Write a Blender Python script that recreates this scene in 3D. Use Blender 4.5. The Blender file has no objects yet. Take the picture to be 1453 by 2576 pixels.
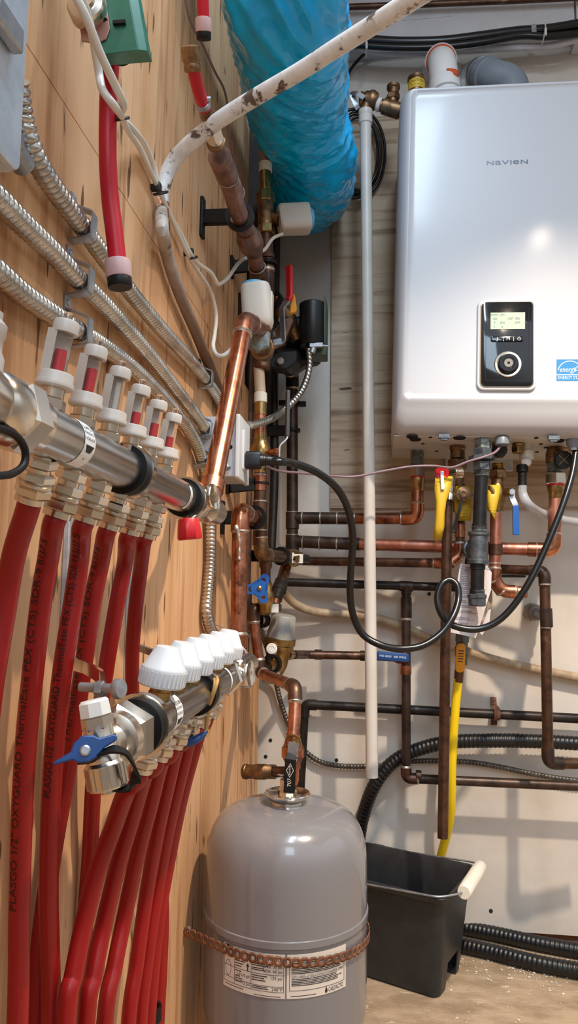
import bpy, bmesh, math, random
from mathutils import Vector as V, Matrix, noise
random.seed(7)
SC = bpy.context.scene
COL = SC.collection
F, CX, CY = 1800.0, 726.5, 1288.0
CAM = V((0, 0, .815))
LW, BW = -.293, 1.83
VPX, VPY, ROLL = 948, 1484, math.radians(.7)

# ---------------------------------------------------------------- camera
qx, qy = (VPX - CX) / F, -(VPY - CY) / F
c, s = math.cos(ROLL), math.sin(ROLL)
ux, uy = qx * c - qy * s, qx * s + qy * c
th = math.atan(-uy)
psi = math.atan(ux * math.cos(th))
RM = Matrix.Rotation(psi, 3, 'Z') @ Matrix.Rotation(math.pi / 2 + th, 3, 'X') @ Matrix.Rotation(ROLL, 3, 'Z')
cd = bpy.data.cameras.new('camera')
cd.sensor_fit = 'VERTICAL'; cd.sensor_height = 36; cd.lens = F / 2576 * 36; cd.clip_start = .02
co = bpy.data.objects.new('camera', cd); COL.objects.link(co)
co.matrix_world = Matrix.Translation(CAM) @ RM.to_4x4()
SC.camera = co

def ray(px, py):
    return (RM @ V(((px - CX) / F, -(py - CY) / F, -1))).normalized()
def at(px, py, Y):            # point at real depth Y from the camera
    d = ray(px, py); return CAM + d * (Y / d.y)
def lw(px, py, x=LW):         # point on a plane parallel to the left wall
    d = ray(px, py); return CAM + d * (x / d.x)
def hz(px, py, z):            # point on a level plane
    d = ray(px, py); return CAM + d * ((z - CAM.z) / d.z)
def A(*l): return [at(*p) for p in l]
def LL(x, *l): return [lw(p[0], p[1], p[2] if len(p) > 2 else x) for p in l]

# ---------------------------------------------------------------- paths
def cr(P, n=10):
    P = [V(p) for p in P]
    if len(P) < 3: return P
    Q = [P[0] * 2 - P[1]] + P + [P[-1] * 2 - P[-2]]
    out = []
    for i in range(1, len(Q) - 2):
        a, b, c, d = Q[i - 1:i + 3]
        for k in range(n):
            t = k / n
            out.append(.5 * (2 * b + (c - a) * t + (2 * a - 5 * b + 4 * c - d) * t * t + (3 * b - a - 3 * c + d) * t ** 3))
    out.append(P[-1]); return out
def fil(P, r, n=7):
    P = [V(p) for p in P]; out = [P[0]]
    for i in range(1, len(P) - 1):
        a, b, c = P[i - 1:i + 2]
        u, w = (a - b), (c - b)
        k = min(r, u.length * .49, w.length * .49)
        u.normalize(); w.normalize()
        if u.dot(w) < -.995: out.append(b); continue
        for j in range(n + 1):
            t = j / n
            out.append((1 - t) ** 2 * (b + u * k) + 2 * t * (1 - t) * b + t * t * (b + w * k))
    out.append(P[-1]); return out
def plen(P):
    S = [0]
    for a, b in zip(P, P[1:]): S.append(S[-1] + (b - a).length)
    return S
def psample(P, S, s):
    s = max(0, min(s, S[-1]))
    lo, hi = 0, len(S) - 1
    while hi - lo > 1:
        m = (lo + hi) // 2
        if S[m] <= s: lo = m
        else: hi = m
    d = S[hi] - S[lo]
    return P[lo].lerp(P[hi], (s - S[lo]) / d if d > 1e-9 else 0)
def sub(P, s0, s1):
    S = plen(P)
    if s0 < 0: s0 += S[-1]
    if s1 <= 0: s1 += S[-1]
    return [psample(P, S, s0)] + [p for p, q in zip(P, S) if s0 + 1e-5 < q < s1 - 1e-5] + [psample(P, S, s1)]
def resamp(P, step):
    S = plen(P); n = max(2, int(S[-1] / step))
    return [psample(P, S, S[-1] * i / n) for i in range(n + 1)]
def basis(d, ref=None):
    d = V(d).normalized()
    r = V(ref) if ref is not None else (V((0, 0, 1)) if abs(d.z) < .9 else V((1, 0, 0)))
    u = r.cross(d)
    if u.length < 1e-6: u = V((0, 1, 0)).cross(d)
    u.normalize(); w = d.cross(u)
    return u, w, d

# ---------------------------------------------------------------- geometry collector
class G:
    def __init__(s): s.v = []; s.f = []; s.m = []; s.mi = 0; s.flat = False
    def mat(s, i): s.mi = i; return s
    def face(s, idx): s.f.append(idx); s.m.append(s.mi)
    def ringloft(s, rings, caps=(True, True), close=True):
        b = len(s.v); n = len(rings[0])
        for r in rings: s.v.extend(r)
        for i in range(len(rings) - 1):
            for j in range(n if close else n - 1):
                k = (j + 1) % n
                s.face((b + i * n + j, b + i * n + k, b + (i + 1) * n + k, b + (i + 1) * n + j))
        if close and caps[0]: s.face(tuple(b + j for j in reversed(range(n))))
        if close and caps[1]: s.face(tuple(b + (len(rings) - 1) * n + j for j in range(n)))
        return s
    def tube(s, P, r, n=14, caps=(True, True), rf=None):
        P = [V(p) for p in P]
        T = []
        for i in range(len(P)):
            d = P[min(i + 1, len(P) - 1)] - P[max(i - 1, 0)]
            T.append(d.normalized() if d.length > 1e-9 else V((0, 0, 1)))
        u, w, _ = basis(T[0]); rings = []; sl = 0
        for i, p in enumerate(P):
            if i:
                sl += (P[i] - P[i - 1]).length
                u = (u - T[i] * u.dot(T[i])); u.normalize(); w = T[i].cross(u)
            R = []
            for j in range(n):
                a = 2 * math.pi * j / n
                rr = r if rf is None else rf(sl, a)
                R.append(p + (u * math.cos(a) + w * math.sin(a)) * rr)
            rings.append(R)
        return s.ringloft(rings, caps)
    def cyl(s, a, b, r, r2=None, n=16, caps=(True, True)):
        a, b = V(a), V(b); u, w, d = basis(b - a); r2 = r if r2 is None else r2
        mk = lambda p, q: [p + (u * math.cos(2 * math.pi * j / n) + w * math.sin(2 * math.pi * j / n)) * q for j in range(n)]
        return s.ringloft([mk(a, r), mk(b, r2)], caps)
    def lathe(s, a, d, prof, n=20, ref=None, ph=0, caps=(True, True)):
        a = V(a); u, w, d = basis(d, ref); rings = []
        for r, h in prof:
            r = max(r, 1e-5)
            rings.append([a + d * h + (u * math.cos(2 * math.pi * j / n + ph) + w * math.sin(2 * math.pi * j / n + ph)) * r for j in range(n)])
        return s.ringloft(rings, caps)
    def hexn(s, a, d, r, h, n=6, ref=None, ph=.3):
        k = min(.12 * r, h * .2)
        return s.lathe(a, d, [(r - k, 0), (r, k), (r, h - k), (r - k, h)], n, ref, ph)
    def thread(s, a, d, r, h, p=.0018, n=16):
        pr = []; k = int(h / p)
        for i in range(k): pr += [(r, i * p), (r * .9, (i + .5) * p)]
        return s.lathe(a, d, pr + [(r, k * p)], n)
    def torus(s, c, ax, R, r, n=28, k=10, sc=(1, 1)):
        c = V(c); u, w, d = basis(ax); b = len(s.v)
        for i in range(n):
            a = 2 * math.pi * i / n; e = u * math.cos(a) * sc[0] + w * math.sin(a) * sc[1]
            for j in range(k):
                t = 2 * math.pi * j / k
                s.v.append(c + e * (R + r * math.cos(t)) + d * r * math.sin(t))
        for i in range(n):
            for j in range(k):
                s.face((b + i * k + j, b + ((i + 1) % n) * k + j, b + ((i + 1) % n) * k + (j + 1) % k, b + i * k + (j + 1) % k))
        return s
    def band(s, c, ax, R0, R1, h, n=28):    # flat hollow ring
        return s.lathe(V(c) - V(ax).normalized() * h / 2, ax, [(R0, 0), (R1, 0), (R1, h), (R0, h), (R0, 0)], n, caps=(False, False))
    def box(s, c, sz, ax=None):
        c = V(c); X, Y, Z = ax if ax else (V((1, 0, 0)), V((0, 1, 0)), V((0, 0, 1)))
        h = [(-1, -1), (1, -1), (1, 1), (-1, 1)]
        R = [[c + X * sz[0] / 2 * i + Y * sz[1] / 2 * j + Z * sz[2] / 2 * k for i, j in h] for k in (-1, 1)]
        return s.ringloft(R)
    def bx(s, x0, x1, y0, y1, z0, z1):
        return s.box(((x0 + x1) / 2, (y0 + y1) / 2, (z0 + z1) / 2), (x1 - x0, y1 - y0, z1 - z0))
    def prism(s, poly, d):
        poly = [V(p) for p in poly]; d = V(d)
        return s.ringloft([poly, [p + d for p in poly]])
    def strip(s, P, wid, th, nrm):          # flat bar along a path
        P = [V(p) for p in P]; R = []
        for i, p in enumerate(P):
            d = (P[min(i + 1, len(P) - 1)] - P[max(i - 1, 0)]).normalized()
            w = V(nrm).cross(d).normalized(); k = d.cross(w)
            R.append([p + w * wid / 2 * a + k * th / 2 * b for a, b in ((-1, -1), (1, -1), (1, 1), (-1, 1))])
        return s.ringloft(R)
    def sphere(s, c, r, n=16, k=10, sc=1):
        return s.lathe(V(c) - V((0, 0, r * sc)), (0, 0, 1), [(r * math.sin(math.pi * i / k), r * sc * (1 - math.cos(math.pi * i / k))) for i in range(k + 1)], n, caps=(False, False))
    def rrect(s, c, X, Y, w, h, rad, n=5):
        P = []
        for sx, sy, a0 in ((1, 1, 0), (-1, 1, 90), (-1, -1, 180), (1, -1, 270)):
            for i in range(n + 1):
                a = math.radians(a0 + 90 * i / n)
                P.append(c + X * (sx * (w / 2 - rad) + rad * math.cos(a)) + Y * (sy * (h / 2 - rad) + rad * math.sin(a)))
        return P
    def rbox(s, c, X, Y, w, h, rad, depth, edge=0):  # rounded plate grown along X x Y
        N = X.cross(Y).normalized(); c = V(c)
        rings = [s.rrect(c, X, Y, w, h, rad)]
        if edge:
            rings.append(s.rrect(c + N * (depth - edge), X, Y, w, h, rad))
            rings.append(s.rrect(c + N * (depth - edge * .3), X, Y, w - edge * .6, h - edge * .6, max(rad - edge * .3, 1e-4)))
            rings.append(s.rrect(c + N * depth, X, Y, w - edge * 2, h - edge * 2, max(rad - edge, 1e-4)))
        else: rings.append(s.rrect(c + N * depth, X, Y, w, h, rad))
        return s.ringloft(rings)

def to_mesh(name, g, org, mats):
    me = bpy.data.meshes.new(name)
    me.from_pydata([v - org for v in g.v], [], g.f)
    for m in mats: me.materials.append(m)
    me.polygons.foreach_set('material_index', [min(i, len(mats) - 1) for i in g.m])
    me.polygons.foreach_set('use_smooth', [not g.flat] * len(me.polygons))
    me.update()
    if not g.flat: me.set_sharp_from_angle(angle=math.radians(38))
    return me

def carve(o, cm):
    c = bpy.data.objects.new('cut', cm); COL.objects.link(c); c.matrix_world = o.matrix_world.copy(); c.parent = o.parent; c.location = o.location
    m = o.modifiers.new('b', 'BOOLEAN'); m.operation = 'DIFFERENCE'; m.object = c; m.solver = 'EXACT'
    bpy.context.view_layer.update()
    me = bpy.data.meshes.new_from_object(o.evaluated_get(bpy.context.evaluated_depsgraph_get()))
    o.modifiers.clear(); o.data = me; bpy.data.objects.remove(c); bpy.data.meshes.remove(cm)
    me.set_sharp_from_angle(angle=math.radians(38))
class Thing:
    def __init__(s, name, label, cat, group=None):
        s.n, s.l, s.c, s.g = name, label, cat, group; s.p = []
    def add(s, name, g, mats, parent=None, bevel=0, label=None, solid=0, kind=None, cut=None):
        if not isinstance(mats, (list, tuple)): mats = [mats]
        s.p.append((name, g, mats, parent, bevel, label, solid, kind, cut)); return len(s.p) - 1
    def done(s, solo=False):
        vs = [v for p in s.p for v in p[1].v]
        lo = [min(v[i] for v in vs) for i in range(3)]; hi = [max(v[i] for v in vs) for i in range(3)]
        org = V(((lo[0] + hi[0]) / 2, (lo[1] + hi[1]) / 2, lo[2]))
        if not solo:
            root = bpy.data.objects.new(s.n, None); COL.objects.link(root); root.location = org; root.empty_display_size = .02
        obs = []
        for name, g, mats, par, bev, lab, sol, kind, cut in s.p:
            o = bpy.data.objects.new(s.n if solo else name, to_mesh(name, g, org, mats)); COL.objects.link(o)
            if solo: o.location = org; root = o
            else: o.parent = root if par is None else obs[par]
            if lab: o['label'] = lab
            if kind: o['kind'] = kind
            if cut: carve(o, to_mesh('cut', cut, org, mats))
            if sol:
                m = o.modifiers.new('solid', 'SOLIDIFY'); m.thickness = sol; m.offset = 0
            if bev:
                m = o.modifiers.new('bevel', 'BEVEL'); m.width = bev; m.segments = 2; m.limit_method = 'ANGLE'; m.angle_limit = math.radians(40)
            obs.append(o)
        root['label'] = s.l; root['category'] = s.c
        if s.g: root['group'] = s.g
        return root
def solo(name, g, mats, label, cat, group=None, kind=None, **k):
    t = Thing(name, label, cat, group); t.add(name, g, mats, **k); o = t.done(True)
    if kind: o['kind'] = kind
    return o
def struct(name, g, mats, bevel=0):
    o = bpy.data.objects.new(name, to_mesh(name, g, V((0, 0, 0)), mats if isinstance(mats, list) else [mats])); COL.objects.link(o)
    o['kind'] = 'structure'; return o

_fc = {}
def glyphs(text, size, align='CENTER', shear=0, space=1, bold=0, slices=()):
    cu = bpy.data.curves.new('t', 'FONT'); cu.body = text; cu.size = size; cu.align_x = align; cu.align_y = 'CENTER'
    cu.shear = shear; cu.space_character = space; cu.resolution_u = 3; cu.offset = bold
    o = bpy.data.objects.new('t', cu)
    me = bpy.data.meshes.new_from_object(o)
    if slices:
        bm = bmesh.new(); bm.from_mesh(me)
        for h in slices: bmesh.ops.bisect_plane(bm, geom=bm.verts[:] + bm.edges[:] + bm.faces[:], plane_co=(0, h, 0), plane_no=(0, 1, 0))
        bm.to_mesh(me); bm.free()
    r = ([v.co.copy() for v in me.vertices], [tuple(p.vertices) for p in me.polygons])
    bpy.data.objects.remove(o); bpy.data.curves.remove(cu); bpy.data.meshes.remove(me)
    return r
def text(g, s, size, fn, align='CENTER', width=None, **k):  # fn maps (u, v) to a point
    vs, fs = glyphs(s, size, align, **k)
    if not vs: return g
    q = 1
    if width:
        w = max(v.x for v in vs) - min(v.x for v in vs); q = width / w
    b = len(g.v); g.v.extend(fn(v.x * q, v.y) for v in vs)
    for f in fs: g.face(tuple(b + i for i in f))
    return g
def plane_fn(o, X, Y): return lambda u, v: o + X * u + Y * v
# ---------------------------------------------------------------- materials
def lin(c):
    return tuple(((x / 255) / 12.92 if x / 255 <= .04045 else ((x / 255 + .055) / 1.055) ** 2.4) for x in c[:3]) + (1,)
def M(name, c1, rough=.5, metal=0, c2=None, scale=25, lo=.42, hi=.6, bump=0, bscale=None, coat=0, trans=0, stretch=(1, 1, 1), emit=0, spec=.5, sss=0, c3=None, s3=8, t3=.62, detail=6, aniso=0):
    m = bpy.data.materials.new(name); m.use_nodes = True
    nt = m.node_tree; N = nt.nodes; L = nt.links
    b = N['Principled BSDF']
    b.inputs['Base Color'].default_value = lin(c1); b.inputs['Roughness'].default_value = rough; b.inputs['Metallic'].default_value = metal
    b.inputs['Coat Weight'].default_value = coat; b.inputs['Coat Roughness'].default_value = .04
    b.inputs['Transmission Weight'].default_value = trans; b.inputs['Specular IOR Level'].default_value = spec
    if sss: b.inputs['Subsurface Weight'].default_value = sss; b.inputs['Subsurface Radius'].default_value = (.01, .006, .004); b.inputs['Subsurface Scale'].default_value = .3
    if emit: b.inputs['Emission Color'].default_value = lin(c1); b.inputs['Emission Strength'].default_value = emit
    if c2 or bump:
        tc = N.new('ShaderNodeTexCoord'); mp = N.new('ShaderNodeMapping'); mp.inputs['Scale'].default_value = stretch
        L.new(tc.outputs['Object'], mp.inputs['Vector'])
    def nz(sc, det):
        n = N.new('ShaderNodeTexNoise'); n.inputs['Scale'].default_value = sc; n.inputs['Detail'].default_value = det; n.inputs['Roughness'].default_value = .65
        L.new(mp.outputs['Vector'], n.inputs['Vector']); return n
    def ramp(n, lo, hi):
        r = N.new('ShaderNodeMapRange'); r.inputs['From Min'].default_value = lo; r.inputs['From Max'].default_value = hi
        L.new(n.outputs['Fac'], r.inputs['Value']); return r
    if c2:
        r = ramp(nz(scale, detail), lo, hi)
        x = N.new('ShaderNodeMix'); x.data_type = 'RGBA'; x.inputs['A'].default_value = lin(c1); x.inputs['B'].default_value = lin(c2)
        L.new(r.outputs['Result'], x.inputs['Factor']); out = x
        if c3:
            r3 = ramp(nz(s3, 8), t3, t3 + .05)
            y = N.new('ShaderNodeMix'); y.data_type = 'RGBA'; y.inputs['B'].default_value = lin(c3)
            L.new(r3.outputs['Result'], y.inputs['Factor']); L.new(x.outputs['Result'], y.inputs['A']); out = y
        L.new(out.outputs['Result'], b.inputs['Base Color'])
    if bump:
        n = nz(bscale or scale, 5); bp = N.new('ShaderNodeBump'); bp.inputs['Strength'].default_value = bump; bp.inputs['Distance'].default_value = .01
        L.new(n.outputs['Fac'], bp.inputs['Height']); L.new(bp.outputs['Normal'], b.inputs['Normal'])
    return m

def plywood(name, ca, cb, cc, axes, knot=True, chk=.655):
    """long-grain veneer: axes = scale of the stretched coordinates (small along the grain)"""
    m = bpy.data.materials.new(name); m.use_nodes = True
    nt = m.node_tree; N = nt.nodes; L = nt.links; b = N['Principled BSDF']; b.inputs['Roughness'].default_value = .62
    b.inputs['Specular IOR Level'].default_value = .25
    tc = N.new('ShaderNodeTexCoord')
    def nz(sx, sc, det, dist=0):
        mp = N.new('ShaderNodeMapping'); mp.inputs['Scale'].default_value = sx; L.new(tc.outputs['Object'], mp.inputs['Vector'])
        n = N.new('ShaderNodeTexNoise'); n.inputs['Scale'].default_value = sc; n.inputs['Detail'].default_value = det; n.inputs['Distortion'].default_value = dist
        L.new(mp.outputs['Vector'], n.inputs['Vector']); return n
    def mr(n, a, c):
        r = N.new('ShaderNodeMapRange'); r.inputs['From Min'].default_value = a; r.inputs['From Max'].default_value = c
        L.new(n.outputs['Fac'], r.inputs['Value']); return r
    def mix(f, A_, B_):
        x = N.new('ShaderNodeMix'); x.data_type = 'RGBA'; L.new(f.outputs['Result'], x.inputs['Factor'])
        for k, q in (('A', A_), ('B', B_)):
            if isinstance(q, tuple): x.inputs[k].default_value = q
            else: L.new(q.outputs['Result'], x.inputs[k])
        return x
    gx = axes
    x = mix(mr(nz(gx, 9, 5, .6), .36, .66), lin(ca), lin(cb))
    grain = nz(tuple(g * 5 for g in gx), 12, 4, .3)
    x = mix(mr(grain, .50, .74), x, lin(cc))
    short = tuple(g * 2.6 if g > .5 else g * 7 for g in gx)
    x = mix(mr(nz(short, 24, 2), chk, chk + .035), x, lin(tuple(k * .68 for k in cc)))
    if knot:
        x = mix(mr(nz(tuple(g * .8 if g > .5 else g * 4 for g in gx), 7, 2), .69, .74), x, lin((128, 82, 52)))
    L.new(x.outputs['Result'], b.inputs['Base Color'])
    bp = N.new('ShaderNodeBump'); bp.inputs['Strength'].default_value = .35; bp.inputs['Distance'].default_value = .004
    L.new(grain.outputs['Fac'], bp.inputs['Height']); L.new(bp.outputs['Normal'], b.inputs['Normal'])
    return m

m_ply = plywood('plywood_wall', (226, 182, 140), (206, 156, 110), (174, 122, 82), (1, 1, .07), chk=.668)
m_back = plywood('plywood_backer', (198, 178, 154), (178, 154, 128), (134, 108, 84), (.07, 1, 1), chk=.72)
m_wall = M('painted_wall', (214, 206, 196), .55, c2=(202, 193, 183), scale=3, c3=(120, 104, 88), s3=70, t3=.735, bump=.05, bscale=40)
m_trim = M('white_board', (216, 218, 222), .5, c2=(204, 206, 210), scale=6)
m_floor = M('dusty_floor', (182, 158, 130), .8, c2=(150, 126, 100), scale=7, c3=(204, 184, 156), s3=18, t3=.60, bump=.3, bscale=60, stretch=(1, 2, 1), detail=12)
m_beam = M('brown_timber', (120, 74, 40), .7, c2=(90, 54, 30), scale=20)
m_dark = M('dark_gap', (30, 26, 24), .8)
m_copper = M('copper_bright', (206, 140, 108), .25, 1, c2=(172, 104, 76), scale=30, c3=(124, 76, 58), s3=18, t3=.64)
m_copmat = M('copper_soldered', (186, 126, 100), .34, 1, c2=(146, 92, 70), scale=45, c3=(112, 74, 58), s3=24, t3=.62)
m_pink = M('copper_pale', (198, 138, 118), .38, .9, c2=(168, 104, 84), scale=26, stretch=(1, 1, .5), c3=(120, 80, 66), s3=22, t3=.64)
m_copold = M('copper_aged', (108, 80, 65), .4, .85, c2=(80, 61, 51), scale=28, c3=(140, 102, 80), s3=16, t3=.62)
m_dpipe = M('copper_dark', (82, 66, 58), .42, .7, c2=(54, 45, 40), scale=24)
m_black_pipe = M('pipe_blackened', (56, 48, 44), .45, .6, c2=(38, 34, 32), scale=22)
m_brownpipe = M('pipe_brown', (112, 84, 70), .45, .55, c2=(84, 64, 54), scale=18)
m_solder = M('solder', (206, 198, 188), .38, .8, c2=(160, 150, 140), scale=120)
m_brass = M('brass', (178, 148, 98), .32, 1, c2=(140, 112, 72), scale=50)
m_bronze = M('bronze', (154, 122, 90), .42, 1, c2=(112, 88, 66), scale=60, bump=.1, bscale=200)
m_chrome = M('nickel_plate', (222, 216, 206), .16, 1)
m_chromes = M('nickel_bar', (198, 196, 192), .24, 1, c2=(172, 170, 168), scale=40, stretch=(1, .1, 1))
m_hex = M('nickel_hex', (216, 206, 192), .22, 1)
m_steel = M('galvanised_steel', (176, 180, 186), .42, .85, c2=(150, 154, 160), scale=30)
m_boxm = M('galvanised_box', (208, 216, 226), .45, .55, c2=(188, 198, 210), scale=45)
m_conduit = M('conduit_steel', (208, 204, 196), .3, 1, c2=(180, 176, 168), scale=30)
m_armour = M('cable_armour_grey', (112, 106, 100), .45, .8, c2=(84, 80, 76), scale=80)
m_iron = M('galvanised_iron', (112, 118, 124), .46, .8, c2=(84, 92, 98), scale=60)
m_iblack = M('black_iron', (38, 38, 40), .4, .4, c2=(28, 28, 30), scale=40)
m_pex = M('red_pex', (152, 20, 18), .36, spec=.4, c2=(140, 18, 16), scale=6)
m_pexd = M('red_pex_stub', (186, 22, 40), .4, spec=.35)
m_ink = M('black_print', (34, 14, 12), .5)
m_white = M('white_plastic', (226, 222, 214), .35)
m_wcap = M('white_cap', (208, 210, 213), .35, coat=.1)
m_grey = M('grey_plastic', (196, 186, 176), .4)
m_act = M('actuator_plastic', (194, 190, 182), .5)
m_lblue = M('light_blue_plastic', (88, 170, 216), .4)
m_rub = M('black_rubber', (15, 14, 14), .5, spec=.3)
m_blackp = M('black_plastic', (20, 21, 23), .38, c2=(15, 16, 18), scale=60)
m_cord = M('black_cord', (20, 20, 22), .28)
m_cable = M('white_cable', (222, 216, 206), .4)
m_ring = M('pex_ring', (204, 168, 168), .45)
m_ringw = M('pex_ring_white', (232, 228, 214), .45)
m_wire = M('mauve_wire', (130, 104, 112), .45)
m_duct = M('blue_film', (0, 186, 252), .15, spec=.4, c2=(0, 170, 240), scale=9, bump=.05, bscale=9, coat=.15, stretch=(1, 1, 2.2))
m_dirty = M('soiled_tube', (226, 226, 227), .42, c2=(206, 205, 204), scale=40, c3=(92, 78, 72), s3=38, t3=.555)
m_stain = M('stained_tube', (176, 152, 126), .5, c2=(120, 92, 66), scale=14, c3=(84, 64, 48), s3=60, t3=.62)
m_clearp = M('milky_tube', (204, 184, 160), .35, c2=(184, 160, 136), scale=10)
m_pexgrey = M('taupe_tube', (168, 138, 122), .35)
m_pvc = M('pvc_pipe', (214, 208, 200), .4, c2=(204, 196, 186), scale=5)
m_clear = M('clear_plastic', (250, 252, 254), .0, trans=.97, spec=.5)
m_clear.node_tree.nodes['Principled BSDF'].inputs['IOR'].default_value = 1.12
m_hose = M('clear_hose', (226, 230, 236), .18, trans=.6, c2=(212, 216, 222), scale=8)
m_red = M('red_plastic', (196, 24, 32), .35)
m_yel = M('yellow_tag', (206, 168, 36), .5)
m_yhose = M('yellow_coating', (236, 200, 16), .42)
m_amber = M('amber_lever', (226, 150, 20), .45)
m_blue = M('blue_handle', (22, 84, 160), .38)
m_blued = M('dark_blue_plastic', (24, 68, 128), .4)
m_green = M('green_enamel', (52, 118, 94), .38, c2=(46, 106, 86), scale=30)
m_greend = M('green_casting', (64, 84, 66), .45)
m_plate = M('copper_plate', (168, 124, 112), .4, .6)
m_encl = M('boiler_paint', (190, 191, 196), .4, coat=.2)
m_encl.node_tree.nodes['Principled BSDF'].inputs['Coat Roughness'].default_value = .13
m_boil = M('boiler_base', (212, 208, 202), .35)
m_glassb = M('black_glass', (14, 16, 22), .08, coat=.5)
m_lcd = M('lcd', (176, 190, 168), .3, emit=.12)
m_lcdink = M('lcd_ink', (96, 108, 92), .4)
m_logo = M('logo_grey', (96, 102, 112), .35, .4)
m_es = M('sticker_blue', (14, 124, 188), .45)
m_paperw = M('sticker_white', (240, 240, 240), .5)
m_paper = M('paper', (214, 204, 204), .7)
m_paperb = M('paper_olive', (150, 136, 104), .7)
m_pink_ink = M('ink_faded', (104, 92, 112), .7)
m_label = M('tank_label', (216, 204, 190), .5)
m_ink2 = M('label_ink', (40, 38, 40), .6)
m_tank = M('tank_enamel', (124, 121, 123), .2, coat=.5)
m_rust = M('rusty_strap', (140, 92, 64), .6, .3, c2=(104, 66, 46), scale=60)
m_bucket = M('bucket_plastic', (40, 42, 45), .42, c2=(34, 36, 38), scale=30, bump=.04, bscale=300)
m_grip = M('bucket_grip', (234, 228, 212), .45)
m_orange = M('orange_seal', (206, 84, 40), .5)
m_gelb = M('grey_vent', (118, 126, 136), .4)
m_wvent = M('white_vent', (222, 220, 218), .4)
m_teal = M('verdigris', (150, 162, 162), .45, .6, c2=(112, 118, 116), scale=90, c3=(120, 166, 176), s3=60, t3=.6)
m_tie = M('black_clip', (24, 24, 26), .5)
m_insul = M('white_wrap', (206, 206, 210), .6, c2=(190, 190, 196), scale=20)
m_grip2 = M('gold_cord', (182, 142, 84), .5)
m_beige = M('beige_tube', (178, 156, 128), .5, c2=(150, 128, 102), scale=30, c3=(112, 96, 80), s3=20, t3=.66)
m_putty = M('putty', (150, 140, 134), .8, c2=(120, 112, 106), scale=60)
m_prv = M('grey_bonnet', (150, 146, 138), .5, c2=(132, 128, 120), scale=30)
m_flake = M('plaster_flake', (224, 214, 200), .8)

def fade(name, top, bot, rough, z0, z1):
    """rust stain that deepens towards the lower end of the hose itself"""
    m = M(name, top, rough, c2=tuple(int(c * .86) for c in top), scale=40, c3=(84, 64, 48), s3=60, t3=.60)
    nt = m.node_tree; N = nt.nodes; L = nt.links; b = N['Principled BSDF']
    tc = N.new('ShaderNodeTexCoord'); sp = N.new('ShaderNodeSeparateXYZ'); mr = N.new('ShaderNodeMapRange'); mx = N.new('ShaderNodeMix'); mx.data_type = 'RGBA'
    L.new(tc.outputs['Generated'], sp.inputs['Vector']); L.new(sp.outputs['Z'], mr.inputs['Value']); mr.inputs['From Min'].default_value = z1; mr.inputs['From Max'].default_value = z0
    src = b.inputs['Base Color'].links[0].from_socket
    L.new(src, mx.inputs['A']); mx.inputs['B'].default_value = lin(bot); L.new(mr.outputs['Result'], mx.inputs['Factor']); L.new(mx.outputs['Result'], b.inputs['Base Color'])
    return m
m_stain = fade('stained_tube', (206, 196, 184), (112, 80, 56), .45, .25, .80)

m_mauve = M('copper_mauve', (146, 112, 100), .4, .75, c2=(108, 84, 76), scale=24)
# ================================================================ SETTING
m_corner_dark = M('corner_dark', (58, 44, 36), .7, c2=(40, 32, 28), scale=20)
zs = lw(316, 500).z
g = G(); g.bx(LW - .018, LW, -.8, 1.80, 0, zs - .0007); g.bx(LW - .018, LW, -.8, 1.535, zs + .0007, 2.55)
struct('wall_left', g, m_ply)
struct('wall_back', G().bx(-.6, 2.3, BW, BW + .02, .02, 2.55), m_wall)
struct('trim_1', G().bx(-.6, 2.3, BW + .021, BW + .06, 0, .09), m_beam)
struct('corner_dark_fill', G().bx(-.40, -.345, 1.3, BW, 0, 2.55).bx(-.344, -.258, 1.64, 1.82, zs - .03, 2.55), m_corner_dark)  # added dark boxes, standing in for the shade and dark pipes in the corner
struct('floor', G().bx(-.6, 2.3, -.8, BW + .06, -.03, 0), m_floor)
struct('ceiling', G().bx(-.6, 2.3, .0, BW + .06, 2.55, 2.58), m_trim)
# boxed white soffit board at the top of the back wall
a = at(1100, 96, 1.77); b_ = at(1446, 40, 1.77)
g = G(); g.bx(-.08, b_.x - .002, 1.77, BW - .001, a.z, 2.54); g.bx(b_.x + .002, 2.2, 1.765, BW - .001, a.z - .03, 2.54)
p0, p1 = at(1010, 50, 1.7685), at(1133, 56, 1.7685)
g.bx(p0.x, p1.x, 1.7685, 1.7702, p0.z - .0015, p0.z); g.bx(p1.x - .002, p1.x, 1.7685, 1.7702, p0.z, 2.5)
struct('trim_3', g, m_trim)

# plywood board the boiler hangs on
a, b_ = at(830, 1278, 1.812), at(955, 292, 1.812)
bb = G().bx(a.x, .95, 1.812, BW - .0005, a.z, b_.z)
solo('backer_board', bb, m_back, 'unpainted plywood backer board screwed to the white wall behind the boiler', 'board')

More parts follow.
